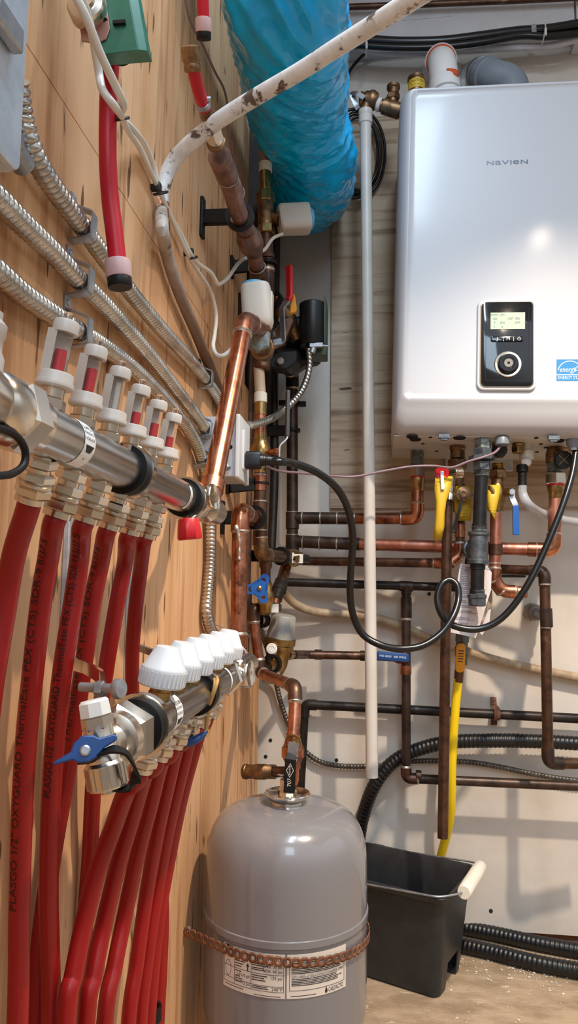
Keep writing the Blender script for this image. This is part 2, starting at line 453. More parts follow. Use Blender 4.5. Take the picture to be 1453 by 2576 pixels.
# ================================================================ HELPERS FOR PIPEWORK
def joint(g, P, r, k=1.16, solder=True):
    """a soldered sleeve along path piece P; material 0 = fitting, 1 = solder"""
    g.mat(0); g.tube(P, r * k, 18)
    if solder:
        g.mat(1)
        for a, b in ((P[0], P[1]), (P[-1], P[-2])):
            d = (b - a).normalized(); g.lathe(a - d * .0012, d, [(r * 1.0, -.0012), (r * 1.1, .0006), (r * k * 1.03, .0022), (r * k, .004)], 18, caps=(False, False))
    return g
def corner_pieces(P, r, fr):
    out = []
    for i in range(1, len(P) - 1):
        b = V(P[i]); u = (V(P[i - 1]) - b).normalized(); w = (V(P[i + 1]) - b).normalized()
        if u.dot(w) < -.97: continue
        e = fr + r * 1.2
        out.append(fil([b + u * e, b, b + w * e], fr))
    return out
def run(T, P, r, m, mf, fr=None, sol=True, name='pipe', couplings=()):
    """rigid pipe with an elbow at each corner and straight couplings at given lengths"""
    fr = fr or r * 1.5
    T.add(name, G().tube(fil(P, fr), r, 18), m)
    for q in corner_pieces(P, r, fr): T.add('elbow', joint(G(), q, r, 1.17, sol), [mf, m_solder])
    F_ = fil(P, fr)
    for c_, h in couplings: T.add('coupling', joint(G(), sub(F_, c_ - h / 2, c_ + h / 2), r, 1.15, sol), [mf, m_solder])
def hanger(plate, ring, label, ax=(0, 1, 0), R=.018, h=.066, th=.011, back=None):
    """black pipe hanger: wall plate, arm and ring; plate = pixel on the wall, ring = centre point"""
    T = Thing('pipe_hanger', label, 'pipe hanger', 'black pipe hangers on the plywood wall')
    c_ = lw(*plate); X = V((1, 0, 0))
    T.add('wall_plate', G().bx(LW, LW + .006, c_.y - .009, c_.y + .009, c_.z - h / 2, c_.z + h / 2), m_rub, bevel=.002)
    e = V(ring); a = V((LW + .005, c_.y, c_.z)); d = (e - a); L_ = d.length - R; d.normalize()
    u, w, _ = basis(d)
    T.add('arm', G().box(a + d * L_ / 2, (.026, .011, L_), (w, u, d)) if abs(w.z) > abs(u.z) else G().box(a + d * L_ / 2, (.026, .011, L_), (u, w, d)), m_rub, bevel=.002)
    T.add('clamp_ring', G().band(e, ax, R - .0035, R + .0035, th), m_rub)
    return T.done()

# ================================================================ JUNCTION BOX, TOP LEFT
T = Thing('junction_box', 'galvanised steel junction box cut off by the upper left edge of the photo', 'electrical box')
xf = LW + .075; pe = lw(46, 330, xf)
zb_ = lw(30, 424, xf).z
g = G().bx(LW, xf - .002, pe.y - .12, pe.y, zb_, zb_ + .34)
T.add('box', g, m_boxm, bevel=.002)
T.add('cover', G().rbox(V((xf - .002, pe.y - .06, zb_ + .17)), V((0, 1, 0)), V((0, 0, 1)), .122, .342, .008, .004, .001), m_boxm)
q = lw(20, 95, xf + .002)
T.add('latch', G().box(q + V((.004, -.01, 0)), (.008, .03, .016)), m_steel, bevel=.002)
q = lw(42, 385, LW + .014)
T.add('conduit_connector', G().hexn(q + V((0, -.02, .005)), (.0, 1, -.35), .012, .014).cyl(q + V((0, -.012, .002)), q + V((0, .012, -.004)), .009), m_steel)
T.done()

# ================================================================ GREEN ZONE VALVE ACTUATOR
T = Thing('zone_valve_actuator', 'green enamelled valve actuator with open near side at the top of the plywood', 'valve actuator')
xr = LW + .09
q0 = lw(350, 126, xr); yn = q0.y; z0 = q0.z; y1 = lw(371, 105, xr).y
xa = at(232, 135, yn).x; zt = z0 + .13; SH = .20
def sh(g):
    g.v = [V((v.x - (v.z - z0) * SH, v.y, v.z)) for v in g.v]; return g
cut_ = .007
g = G()
g.ringloft([[V((xr - .001, yn, z)), V((xr + .006, yn + cut_, z + .004)), V((xr + .006, y1, z + .004)), V((xa, y1, z + .004)), V((xa, yn, z - .002))] for z in (z0, zt)])
T.add('casing', sh(g), m_green, bevel=.0008)
xl, xm = at(214, 110, yn).x, at(292, 100, yn).x; zp = at(270, 112, yn).z
pl = [V((xl, yn - .002, zp + .004)), V((xm - .016, yn - .002, zp)), V((xm - .006, yn - .002, zp + .004)), V((xm - .001, yn - .002, zp + .014)), V((xm + .002, yn - .002, zt)), V((xl, yn - .002, zt))]
T.add('mounting_plate', sh(G().prism(pl, V((0, .0016, 0)))), m_plate, bevel=.0005)
mc = at(226, 38, yn)
T.add('motor', G().lathe(mc + V((0, -.001, 0)), (0.1, -1, 0), [(.0165, 0), (.0165, .010), (.015, .013), (.009, .014), (.0085, .018), (0, .018)], 26), m_hex)
T.add('lever_slot', G().box(at(300, 57, yn - .002), (.011, .003, .0032)), m_rub)
T.add('plate_hole', G().cyl(at(265, 52, yn - .0023), at(265, 52, yn - .0019), .0022), m_rub)
T.add('cable_bushing', G().lathe(at(303, 132, yn + .03), (.25, .1, -1), [(.006, -.006), (.007, 0), (.0085, .003), (.0085, .007), (.006, .009)], 16), m_rub)
T.done()

# ================================================================ RED STUBS AT THE TOP
def stub(pts, r, capm, lab, rr):
    T = Thing('capped_pipe', lab, 'capped pipe', 'capped red pipes hanging down the plywood')
    P = cr(pts, 8); e = P[-1]; d = (P[-1] - P[-3]).normalized()
    T.add('pipe', G().tube(P, r, 18), m_pexd)
    T.add('crimp_ring', G().lathe(e - d * .004, d, [(r, 0), (rr * .97, .001), (rr, .004), (rr, .016), (rr * .95, .0175), (r, .018)], 22, caps=(False, False)), m_ring)
    T.add('plug', G().lathe(e + d * .008, d, [(r, 0), (rr * .93, .005), (rr * .93, .013), (rr * .86, .0145), (0, .0145)], 22), m_rub)
    T.done()
stub(A((286, 60, .585), (278, 150, .592), (272, 260, .60), (271, 400, .605), (277, 500, .61), (288, 590, .612), (296, 665, .614)), .0083, m_ring, 'long red plastic pipe ending in a white ring and black plug', .0122)
stub(A((505, -120, .84), (508, -40, .86), (511, 52, .88)), .0082, m_ring, 'short red plastic pipe stub with white ring beside the blue duct top', .0110)

# ================================================================ RISER WITH RED SECTION (copper run with check couplings)
T = Thing('heating_riser', 'brown copper riser with red plastic section slanting down the plywood beside the white hose', 'pipe')
xa = -.222
P = LL(xa, (479, 128), (482, 155), (490, 190), (500, 230), (514, 272))
T.add('end_cap', G().lathe(P[0] + (P[0] - P[1]).normalized() * .006, (P[1] - P[0]), [(.007, 0), (.0115, .002), (.0115, .016), (.0098, .019), (.0108, .021), (.0108, .026), (.0095, .028)], 22), m_bronze)
T.add('red_pipe', G().tube(cr(P, 6), .0082, 18), m_pexd)
d = (P[-1] - P[-2]).normalized()
k = T.add('hose_clamp', G().lathe(P[-1] - d * .012, d, [(.0088, 0), (.0095, .0005), (.0095, .0075), (.0088, .008)], 20), m_steel)
T.add('clamp_screw', G().cyl(P[-1] - d * .008 + V((.006, -.008, 0)), P[-1] - d * .008 + V((.012, -.007, .001)), .003), m_steel, parent=k)
Q = LL(xa, (518, 285), (528, 306), (539, 342), (545, 366))
g = G().tube(Q[:2], .0095, 16); T.add('barb_fitting', g, m_bronze)
T.add('hex_adapter', G().cyl(Q[1] - d * .002, Q[1] + d * .01, .010).hexn(Q[1] + (Q[2] - Q[1]) * .25, Q[2] - Q[1], .0135, .022).cyl(Q[2] - d * .002, Q[3], .0115), m_hex)
T.add('collar', G().lathe(Q[2] + (Q[3] - Q[2]) * .45, Q[3] - Q[2], [(.011, 0), (.0135, .002), (.0135, .008), (.012, .010)], 20), m_bronze)
R = LL(xa, (553, 398), (575, 452), (592, 510), (612, 566), (632, 612), (650, 690), (662, 760))
dd = (R[1] - R[0]).normalized()
T.add('tee', G().lathe(R[0] - dd * .007, dd, [(0, 0), (.0155, 0), (.0168, .002), (.0168, .052), (.0172, .0535), (.0172, .056), (.0165, .057)], 24), m_mauve)
T.add('pipe', G().tube(cr(R, 8), .0142, 20), m_mauve)
C = resamp(cr(R, 8), .003); S = plen(C)
def knot(P0, prof, mt, nm):
    d_ = (R[4] - R[2]).normalized(); T.add(nm, G().lathe(P0, d_, prof, 22), mt)
knot(R[1] + dd * .012, [(.0145, 0), (.0162, .002), (.0162, .028), (.0145, .03)], m_mauve, 'coupling')
knot(R[3] + dd * .02, [(.0150, 0), (.0175, .004), (.0180, .018), (.0225, .030), (.0225, .056), (.0180, .068), (.0165, .085), (.0150, .088)], m_mauve, 'check_valve')
d5 = (R[5] - R[4]).normalized()
T.add('coupling', G().lathe(R[5] - d5 * .02, d5, [(.0142, 0), (.0160, .002), (.0160, .06), (.0142, .062)], 22), m_copold)
for p_, dn in ((R[0] + dd * .053, dd), (R[1] + dd * .042, dd), (R[5] - d5 * .021, d5)): T.add('solder_bead', G().torus(p_, dn, .0158, .0011, 22, 6), m_solder)
T.done()
hanger((505, 548), lw(603, 545, -.224), 'large black pipe hanger holding the slanting copper riser, highest on the plywood', ax=(R[3] - R[2]), R=.0205, h=.07)

# ================================================================ SUPPLY TUBES OF THE WALL: WHITE SOILED HOSE
T = Thing('plastic_hose', 'soiled white plastic hose bridging from the plywood across the blue duct', 'hose')
P = cr(A((403, 522, .90), (408, 480, .90), (420, 436, .90), (444, 396, .895), (490, 350, .88), (560, 296, .86), (650, 240, .835), (750, 182, .805), (850, 118, .775), (950, 55, .745), (1060, -15, .71), (1180, -90, .67)), 10)
T.add('tube', G().tube(P, .0103, 20), m_dirty)
e = at(404, 520, .90)
T.add('copper_sleeve', G().lathe(e + V((0, 0, .006)), (-.02, .03, -1), [(.0108, 0), (.0118, .002), (.0112, .018), (.0096, .02)], 20), m_pink)
T.done()
P = cr([at(404, 526, .90)] + LL(LW + .013, (408, 580, -.270), (420, 640), (438, 700), (460, 760), (490, 830), (520, 905), (548, 975), (562, 1010)), 8)
solo('plastic_hose', G().tube(P, .0088, 16), m_stain, 'rust-stained plastic hose running down the plywood below the soiled white hose', 'hose')

# ================================================================ FLEXIBLE METAL CONDUITS
def conduit(pts, r, lab, pitch=.0068, m=m_conduit, cat='conduit', grp='ribbed metal conduits sweeping across the plywood', name='flexible_conduit', amp=.26, n=14, smooth=10):
    P = resamp(cr(pts, smooth), pitch / 6)
    rf = lambda s_, a_: r * (1 - amp * (1 - abs(math.sin(math.pi * (s_ / pitch + a_ / (2 * math.pi)))) ** .7))
    return solo(name, G().tube(P, r, n, rf=rf), m, lab, cat, grp)
xc = LW + .0125
conduit(LL(xc, (42, 205, xc + .004), (50, 270), (68, 345), (98, 415), (150, 495), (207, 570), (262, 648), (330, 738), (400, 822), (465, 892), (518, 955), (548, 1000), (566, 1050)), .0098, 'uppermost ribbed metal conduit, passing behind the long red capped pipe')
conduit(LL(xc, (-70, 445), (0, 506), (60, 566), (130, 632), (200, 706), (262, 768), (330, 842), (390, 912), (444, 982), (492, 1044), (518, 1085), (534, 1140), (540, 1190)), .0098, 'middle ribbed metal conduit of the three on the plywood')
conduit(LL(xc, (-80, 622), (0, 690), (60, 742), (130, 790), (197, 834), (262, 874), (330, 924), (398, 988), (448, 1046), (488, 1106), (508, 1160), (520, 1220), (528, 1300), (529, 1400), (524, 1480), (520, 1540), (531, 1585), (560, 1608), (600, 1606), (640, 1578), (668, 1545)), .0096, 'lowest ribbed metal conduit, arching just above the flow meters then down the plywood')
def strap(px, py, lab, dirpx):
    c_ = lw(px, py, xc); d = (lw(px + dirpx[0], py + dirpx[1], xc) - c_).normalized(); w = V((1, 0, 0)).cross(d)
    T = Thing('conduit_strap', lab, 'pipe strap', 'small metal straps holding the conduits')
    pts = [c_ - w * .015 + V((-.011, 0, 0)), c_ - w * .0125 + V((.011, 0, 0)), c_ + w * .0125 + V((.012, 0, 0)), c_ + w * .022 + V((-.0105, 0, 0))]
    T.add('strap', G().strip(fil(pts, .003, 4), .0016, .011, d), m_steel)
    T.add('tab', G().box(c_ + w * .027 + V((-.0112, 0, 0)), (.002, .014, .012), (V((1, 0, 0)), w, d)), m_steel)
    q = c_ + w * .028 + V((-.0105, 0, 0)); T.add('screw', G().lathe(q, (1, 0, 0), [(.0035, 0), (.0035, .0012), (.0015, .0022), (0, .0022)], 12), m_steel)
    T.done()
strap(207, 570, 'metal strap on the uppermost conduit, left of the long red pipe', (57, 78))
strap(517, 954, 'metal strap on the uppermost conduit near the big copper pipe', (50, 60))
strap(200, 706, 'metal strap on the middle conduit at its upper stretch', (62, 66))
strap(514, 1078, 'metal strap on the middle conduit just before the electrical box', (26, 40))
strap(197, 834, 'metal strap on the lowest conduit above the first flow meter', (65, 42))
strap(507, 1156, 'metal strap on the lowest conduit left of the big copper pipe', (18, 60))
strap(548, 1600, 'metal strap on the lowest conduit above the white caps', (30, 10))

# ================================================================ WHITE CABLES
P1 = LL(-.268, (178, -30, -.225), (215, 40, -.218), (250, 130, -.215), (285, 205, -.212), (310, 262, -.215), (302, 294, -.245), (330, 320, -.272), (362, 360, -.284), (384, 410, -.286), (400, 470, -.284), (422, 530, -.285), (455, 590, -.285), (480, 640, -.28), (500, 664, -.276), (530, 686, -.268), (548, 718, -.262))
P2 = A((548, 718, 1.17), (572, 700, 1.2), (602, 660, 1.24), (640, 640, 1.30), (665, 628, 1.34), (686, 600, 1.37), (712, 588, 1.37))
solo('control_cable', G().tube(cr(P1, 8)[:-1] + cr(P2, 8), .0034, 10), m_cable, 'white cable ending at the white valve head beside the blue duct', 'cable', 'white control cables on the plywood')
P1 = LL(-.268, (196, -30, -.22), (226, 60, -.222), (248, 180, -.225), (258, 226, -.22), (290, 270, -.214), (306, 292, -.235), (320, 326, -.268), (350, 372, -.284), (376, 426, -.286), (402, 484, -.285), (436, 562, -.285), (466, 628, -.284), (500, 686, -.28), (528, 730, -.276), (543, 790, -.272), (540, 840, -.27), (536, 870, -.268), (545, 892, -.26), (566, 892, -.25), (596, 862, -.232), (618, 828, -.222))
solo('control_cable', G().tube(cr(P1, 8), .0034, 10), m_cable, 'white cable drooping in a loop to the white valve head above the copper elbow', 'cable', 'white control cables on the plywood')
P = LL(-.275, (462, -30), (478, 50), (508, 110), (540, 180), (562, 222), (571, 262), (570, 300), (578, 350), (592, 420))
solo('thin_wire', G().tube(cr(P, 8), .0022, 8), m_wire, 'thin mauve wire hanging down the plywood between two red pipes', 'wire')
def clip(px, py, x, lab, r=.006, wall=True):
    T = Thing('cable_clip', lab, 'cable clip', 'black clips on the white cables')
    c_ = lw(px, py, x)
    T.add('loop', G().torus(c_, (.1, .6, -.8), r, .0016, 18, 6), m_tie)
    T.add('tail', G().box(c_ + V((-.003, 0, .008)), (.006, .009, .012)), m_tie, bevel=.001)
    if wall: T.add('mount', G().bx(LW, x - .004, c_.y - .004, c_.y + .004, c_.z + .004, c_.z + .012), m_tie, bevel=.001)
    T.done()
clip(302, 300, -.24, 'black clip on the white cables beside the long red pipe', .008, False)
clip(486, 648, -.278, 'black clip on the white cables left of the large hanger')
clip(404, 486, -.280, 'black clip behind the bend of the soiled white hose', .009)

# ================================================================ SUPPLY MANIFOLD
TILT = math.radians(9)
UP = V((math.sin(TILT), 0, math.cos(TILT))); SIDE = V((math.cos(TILT), 0, -math.sin(TILT))); YV = V((0, 1, 0))
SX, SZ = -.2115, CAM.z + .0985
YS = [.429 + .0499 * i for i in range(6)]; YR = [.573 + .0492 * i for i in range(6)]
RX, RZ = -.177, CAM.z - .1035
RB = .0168
def clampring(T, X_, Z_, y, lab=None):
    c_ = V((X_, y, Z_))
    k = T.add('clamp_ring', G().band(c_ + YV * .0035, YV, RB + .004, RB + .0075, .009), m_chrome, label=lab)
    T.add('rubber_liner', G().band(c_ - YV * .002, YV, RB, RB + .0045, .014), m_rub, parent=k)
def outlet(T, c_, e, nm='outlet_fitting'):
    d = (e - c_).normalized(); p = c_ + d * (RB - .002); L_ = (e - p).length / .036
    g = G(); g.cyl(p, p + d * .006 * L_, .0065); g.hexn(p + d * .002 * L_, d, .0110, .0075 * L_, ph=.1)
    g.lathe(p, d, [(.0078, .009 * L_), (.0078, .0135 * L_)], 18)
    g.hexn(p + d * .013 * L_, d, .0120, .007 * L_, ph=.2); g.lathe(p, d, [(.0112, .020 * L_), (.0122, .0208 * L_), (.0122, .0228 * L_), (.0112, .0236 * L_)], 20)
    g.hexn(p + d * .0236 * L_, d, .0124, .008 * L_, ph=.4); g.lathe(p, d, [(.0102, .0316 * L_), (.0102, .036 * L_), (.0085, .036 * L_)], 18)
    T.add(nm, g, m_hex); return e, d

T = Thing('supply_manifold', 'upper nickel-plated heating manifold with clear flow meters along the top', 'manifold')
bar = G().lathe(V((SX, .405, SZ)), YV, [(RB, 0), (RB, .385), (RB + .0015, .386), (RB + .0015, .393), (RB, .394)], 32)
T.add('bar', bar, m_chromes)
g = G().hexn(V((SX, .376, SZ)), YV, .0232, .022, ph=.25).lathe(V((SX, .354, SZ)), YV, [(.019, 0), (.021, .003), (.021, .022)], 28).lathe(V((SX, .398, SZ)), YV, [(.019, 0), (.019, .008), (.0172, .010)], 28)
T.add('end_nut', g, m_hex)
T.add('isolation_valve', G().lathe(V((SX, .274, SZ)), YV, [(.017, 0), (.022, .02), (.024, .05), (.019, .08)], 28), m_hex)
for i, y in enumerate(YS):
    c_ = V((SX, y, SZ)); p = c_ + UP * (RB - .001)
    k = T.add('flow_meter', G().lathe(p, UP, [(.0112, .013), (.0122, .014), (.0122, .0165), (.0112, .018), (.0112, .022), (.0106, .023), (.0072, .0235)], 26).lathe(p, UP, [(.0084, .0495), (.0084, .056), (.0074, .058), (0, .058)], 22)
              .prism([p + UP * .023 + SIDE * q[0] + YV * q[1] for q in ((-.0082, -.0072), (-.0082, .0072), (-.0012, .0078), (-.004, .0055), (-.0058, 0), (-.004, -.0055), (-.0012, -.0078))], UP * .0275), m_grey)
    T.add('valve_insert', G().hexn(p - UP * .002, UP, .0098, .0085, ph=.2).lathe(p, UP, [(.0075, .006), (.0075, .0135)], 18), m_hex, parent=k, label='nickel hexagon under the flow meter')
    T.add('sight_glass', G().lathe(p, UP, [(.0056, .0235), (.0056, .0495)], 18), m_clear, parent=k, label='clear tube with a scale')
    if i != 2:
        lev = (.014, .017, .0, .010, .012, .010)[i]
        T.add('indicator', G().lathe(p, UP, [(.0034, .0245), (.0034, .0245 + lev)], 12), m_red, parent=k, label='red indicator')
    else: T.add('indicator', G().lathe(p, UP, [(.0022, .0245), (.0022, .046)], 12), m_grey, parent=k, label='grey indicator')
    T.add('pin', G().lathe(p, UP, [(.0032, .057), (.0030, .0635), (0, .0635)], 10), m_clear, parent=k, label='clear pin on the cap')
sup_out = []
for y, q in zip(YS, ((75, 1262), (142, 1300), (213, 1312), (272, 1330), (325, 1342), (366, 1352))): sup_out.append(outlet(T, V((SX, y + .006, SZ)), lw(q[0], q[1], -.228)))
clampring(T, SX, SZ, .580); clampring(T, SX, SZ, .768)
# sticker with arrow, wrapped on the bar
def onbar(X_, Z_, y0, rr, a0):
    return lambda u, v: V((X_ + rr * math.cos(a0 + v / rr), y0 + u, Z_ + rr * math.sin(a0 + v / rr)))
def wrap(g, fn, u0, u1, v0, v1, n=10):
    for i in range(n):
        b = len(g.v); a, c_ = v0 + (v1 - v0) * i / n, v0 + (v1 - v0) * (i + 1) / n
        g.v += [fn(u0, a), fn(u1, a), fn(u1, c_), fn(u0, c_)]; g.face((b, b + 1, b + 2, b + 3))
    return g
def bar_sticker(X_, Z_, y0, txt):
    fn = onbar(X_, Z_, y0, RB + .0003, -.15); f2 = onbar(X_, Z_, y0, RB + .0005, -.15)
    g = wrap(G(), fn, -.009, .009, -.020, .020); g.mat(1)
    b = len(g.v); g.v += [f2(-.0065, -.0005), f2(.0065, -.0005), f2(.0045, -.004), f2(0, -.012), f2(-.0045, -.004)]; g.face((b, b + 4, b + 3, b + 2, b + 1))
    for k, t in enumerate(txt): text(g, t, (.0048, .0034, .0034)[k], lambda u, v, k=k: f2(u, v + .0125 - k * .0042))
    T.add('sticker', g, [m_paperw, m_ink2])
bar_sticker(SX, SZ, .462, ('SUPPLY', 'MANDATA', 'VORLAUF'))
g = wrap(G(), onbar(SX, SZ, .733, RB + .0003, -.3), -.004, .004, -.014, .014)
g.mat(1); f2 = onbar(SX, SZ, .733, RB + .0005, -.3)
text(g, 'MANDATA', .0042, lambda u, v: f2(v, -u))
T.add('sticker', g, [m_paperw, m_ink2])
# far end: hexagon, tee, thermometer and red drain cap
T.add('end_hexagon', G().hexn(V((SX, .795, SZ)), YV, .0225, .016).lathe(V((SX, .809, SZ)), YV, [(.016, 0), (.019, .004), (.019, .012), (.015, .02), (.015, .055), (.018, .057), (.018, .068), (.016, .07), (.016, .11)], 26), m_hex)
gc = at(531, 1250, .80)
tee = V((SX + .004, .830, SZ + .002))
k = T.add('thermometer', G().lathe(gc - V((.001, .0, 0)) * 1, (.985, -.17, .05), [(.0, -.004), (.0135, -.004), (.0150, -.002), (.0150, .0040), (.0142, .0055), (.0130, .0047), (0, .0047)], 30), m_chrome)
T.add('stem', G().tube([tee, gc], .0085, 18), m_bronze, parent=k)
rc = lw(472, 1335, -.200); 
T.add('drain_neck', G().tube([V((SX, .832, SZ)), rc + V((-.001, 0, .008))], .0065, 16), m_hex)
dn = V((.10, .06, -1)).normalized()
T.add('drain_cap', G().lathe(rc + V((0, 0, .013)), dn, [(.0105, 0), (.0115, .001), (.0138, .020), (.0128, .0225), (.0, .0225)], 8), m_red, label='red drain cap')
# near end: cap lanyard and vent body at the picture edge
P = cr(LL(-.196, (-40, 1082), (0, 1078), (40, 1096), (62, 1130), (60, 1168), (30, 1192), (-20, 1198)), 8)
T.add('lanyard', G().tube(P, .0022, 10), m_rub)
q = lw(-22, 930, SX + .004)
T.add('air_vent', G().lathe(V((q.x, q.y - .009, SZ + .01)), (.1, 0, 1), [(.010, 0), (.010, .012), (.008, .016), (.008, .022), (.0090, .024), (.0090, .030), (.006, .033), (.006, .037)], 20), m_grey)
T.done()

# ================================================================ RED TUBES UNDER THE SUPPLY MANIFOLD
def redtube(top, pts, lab, grp, ink=None, r=.0079):
    p0, d = top; pts = [p0 + d * .0002, p0 + d * .008] + pts
    e = pts[-1]; u = (pts[-1] - pts[-2]).normalized(); k = (e.z - .02) / max(.3, -u.z)
    pts = pts + [V((e.x + u.x * .02, e.y + u.y * .02, e.z * .6)), V((e.x + u.x * .02, e.y + u.y * .02, .02))]
    P = cr(pts, 10); T = Thing('red_tube', lab, 'heating tube', grp)
    T.add('tube', G().tube(P, r, 18), m_pex)
    if ink:
        S = plen(P); g = G(); rr = r + .00025
        for s0, size, a0, t, ln in ink:
            vs, fs = glyphs(t, size, 'LEFT', slices=[size * q / 10 for q in range(-4, 6)]); b = len(g.v); kx = ln / max(v.x for v in vs)
            for v in vs:
                s_ = s0 - v.x * kx; p = psample(P, S, s_); t_ = (psample(P, S, s_ + .002) - psample(P, S, s_ - .002)).normalized()
                n0 = (CAM - p); n0 = (n0 - t_ * n0.dot(t_)).normalized(); w = t_.cross(n0)
                a = a0 + v.y / rr
                g.v.append(p + (n0 * math.cos(a) + w * math.sin(a)) * rr)
            for f in fs: g.face(tuple(b + i for i in f))
        T.add('print', g, m_ink)
    T.done()
GS, GR = 'red heating tubes under the upper manifold', 'red heating tubes under the lower manifold'
X = lambda *l: [lw(*p) for p in l]
redtube(sup_out[0], X((34, 1400, -.243), (8, 1550, -.249), (-25, 1750, -.252), (-50, 2000, -.254), (-60, 2300, -.256)), 'first red tube of the upper manifold, leaving the left edge of the photo', GS)
redtube(sup_out[1], X((122, 1400, -.241), (105, 1500, -.246), (84, 1680, -.252), (66, 1860, -.259), (55, 2050, -.263), (48, 2300, -.265), (44, 2576, -.265)), 'second red tube of the upper manifold, outermost on the plywood at the bottom', GS,
        ink=[(.30, .0085, .62, 'PLASGO 1/2" OXYGUARD ThermalEase PEX (CTS) SDR-9 B137.5', .285)])
redtube(sup_out[2], X((200, 1400, -.240), (186, 1500, -.244), (158, 1680, -.249), (138, 1860, -.257), (128, 2020, -.261), (122, 2250, -.264), (127, 2576, -.264)), 'third red tube of the upper manifold with clear black lettering along it', GS,
        ink=[(.232, .0092, .40, 'PLASGO 1/2" OXYGUARD ThermalEase PEX (CTS) SDR-9 B B137.5', .225)])
redtube(sup_out[3], X((252, 1420, -.243), (232, 1520, -.249), (206, 1700, -.258), (180, 1870, -.266), (160, 1990, -.274), (132, 2150, -.280), (104, 2350, -.282), (90, 2576, -.282)), 'fourth red tube of the upper manifold, slipping behind the lettered one', GS,
        ink=[(.20, .0085, .66, 'ThermalEase PEX (CTS) SDR-9 B137.5', .185)])
redtube(sup_out[4], X((313, 1420, -.246), (294, 1520, -.253), (264, 1700, -.264), (242, 1880, -.272), (232, 2020, -.276), (226, 2150, -.280), (214, 2320, -.282), (205, 2576, -.282)), 'fifth red tube of the upper manifold, passing behind the blue-handled valve', GS)
redtube(sup_out[5], X((352, 1440, -.246), (342, 1520, -.255), (332, 1660, -.268), (338, 1820, -.277), (366, 2000, -.280), (398, 2150, -.281), (410, 2280, -.281), (406, 2430, -.281), (398, 2576, -.281)), 'sixth red tube of the upper manifold, furthest right on the plywood at the bottom', GS)
# ================================================================ RETURN MANIFOLD
T = Thing('return_manifold', 'lower nickel-plated heating manifold with six white caps along the top', 'manifold')
T.add('bar', G().lathe(V((RX, .50, RZ)), YV, [(RB, 0), (RB, .34)], 32), m_chromes)
yh = .484
T.add('end_nut', G().hexn(V((RX, yh, RZ)), YV, .0232, .024, ph=.5).lathe(V((RX, yh - .012, RZ)), YV, [(.0150, 0), (.0195, .002), (.0200, .012)], 28), m_hex)
for i in range(6):
    y = YR[i]; c_ = V((RX, y, RZ)); p = c_ + UP * (RB - .002)
    ring = []
    g = G().lathe(p, UP, [(.0178, .010), (.0188, .0115), (.0186, .0235), (.0182, .025), (.0168, .0262), (.0100, .0405), (.0092, .0415), (0, .0422)], 32)
    for j in range(32):
        a = 2 * math.pi * j / 32; u_ = SIDE * math.cos(a) + YV * math.sin(a)
        g.box(p + UP * .0172 + u_ * .0187, (.0010, .0018, .011), (u_, UP.cross(u_), UP))
    k = T.add('valve_cap', g, m_wcap)
    T.add('valve_insert', G().hexn(p - UP * .001, UP, .0102, .0075, ph=.2).lathe(p, UP, [(.0085, .006), (.0085, .0115)], 18), m_brass, parent=k, label='brass hexagon under the white cap')
ret_out = [outlet(T, V((RX, YR[i] + .004, RZ)), lw(*((352, 1938), (393, 1909), (433, 1879), (466, 1850), (495, 1827), (522, 1803))[i], -.190)) for i in range(6)]
clampring(T, RX, RZ, .530); clampring(T, RX, RZ, .708)
bar_sticker(RX, RZ, .586, ('RETURN', 'RITORNO', 'RUCKLAUF'))
g = wrap(G(), onbar(RX, RZ, .798, RB + .0003, 0), -.003, .003, -.018, .018); T.add('sticker', g, [m_paperw])
# fill and drain valve on the near end
ya = .452; top_, bot_ = at(236, 1768, ya), at(270, 1962, ya); d = (bot_ - top_).normalized(); L_ = (bot_ - top_).length
g = G().lathe(top_, d, [(.0080, .008), (.0080, .013), (.0092, .014), (.0092, .022), (.0100, .026), (.0100, L_ * .62), (.0108, L_ * .66), (.0108, L_ * .8)], 24)
g.cyl(V((RX, ya + .002, RZ)), V((RX, yh, RZ)), .0125, n=22)
kb = T.add('drain_valve_body', g, m_hex)
T.add('hexagon_collar', G().hexn(top_ + d * .008, d, .0102, .009), m_hex, parent=kb)
T.add('seal', G().torus(top_ + d * .0225, d, .0093, .0008, 24, 6), m_rub, parent=kb)
T.add('plug', G().lathe(top_ - d * .002, d, [(.0085, 0), (.0100, .0015), (.0104, .010), (.0080, .011)], 8), m_white, label='frosted white plug', parent=kb)
g = G().lathe(bot_ - d * .012, d, [(.0110, 0), (.0126, .002), (.0126, .0155), (.0118, .017), (.005, .0175), (.005, .020), (0, .020)], 30)
u, w, _ = basis(d)
for j in range(20):
    a = 2 * math.pi * j / 20; n_ = u * math.cos(a) + w * math.sin(a)
    g.box(bot_ - d * .003 + n_ * .0126, (.0012, .0022, .013), (n_, d.cross(n_), d))
T.add('knurled_cap', g, m_hex, parent=kb)
hc = at(214, 1888, ya - .024); fw = (CAM - hc).normalized(); hx = (at(300, 1868, ya - .024) - hc); hx = (hx - fw * hx.dot(fw)).normalized(); hy = fw.cross(hx)
q = .00026
pl = [(-74, -10), (-70, -16), (-30, -14), (-18, -24), (6, -27), (24, -20), (44, -4), (72, 6), (76, 14), (70, 22), (36, 20), (22, 30), (-2, 34), (-22, 22), (-32, 4)]
kk = T.add('handle', G().prism([hc + hx * a * q + hy * b * q - fw * .004 for a, b in pl], fw * .008), m_blued, bevel=.0022, label='dark blue butterfly handle')
T.add('hub', G().cyl(hc - fw * .02, hc - fw * .002, .007), m_blued, parent=kk)
T.add('screw', G().lathe(hc + fw * .004, fw, [(.0032, 0), (.0032, .001), (.0022, .0018), (0, .0018)], 16), m_steel, parent=kk)
P = cr(A((208, 1920, .44), (222, 1913, .435), (250, 1896, .43), (285, 1885, .43), (315, 1893, .435), (335, 1920, .44), (344, 1950, .445), (336, 1974, .45), (312, 1985, .45), (280, 1980, .452)), 8)
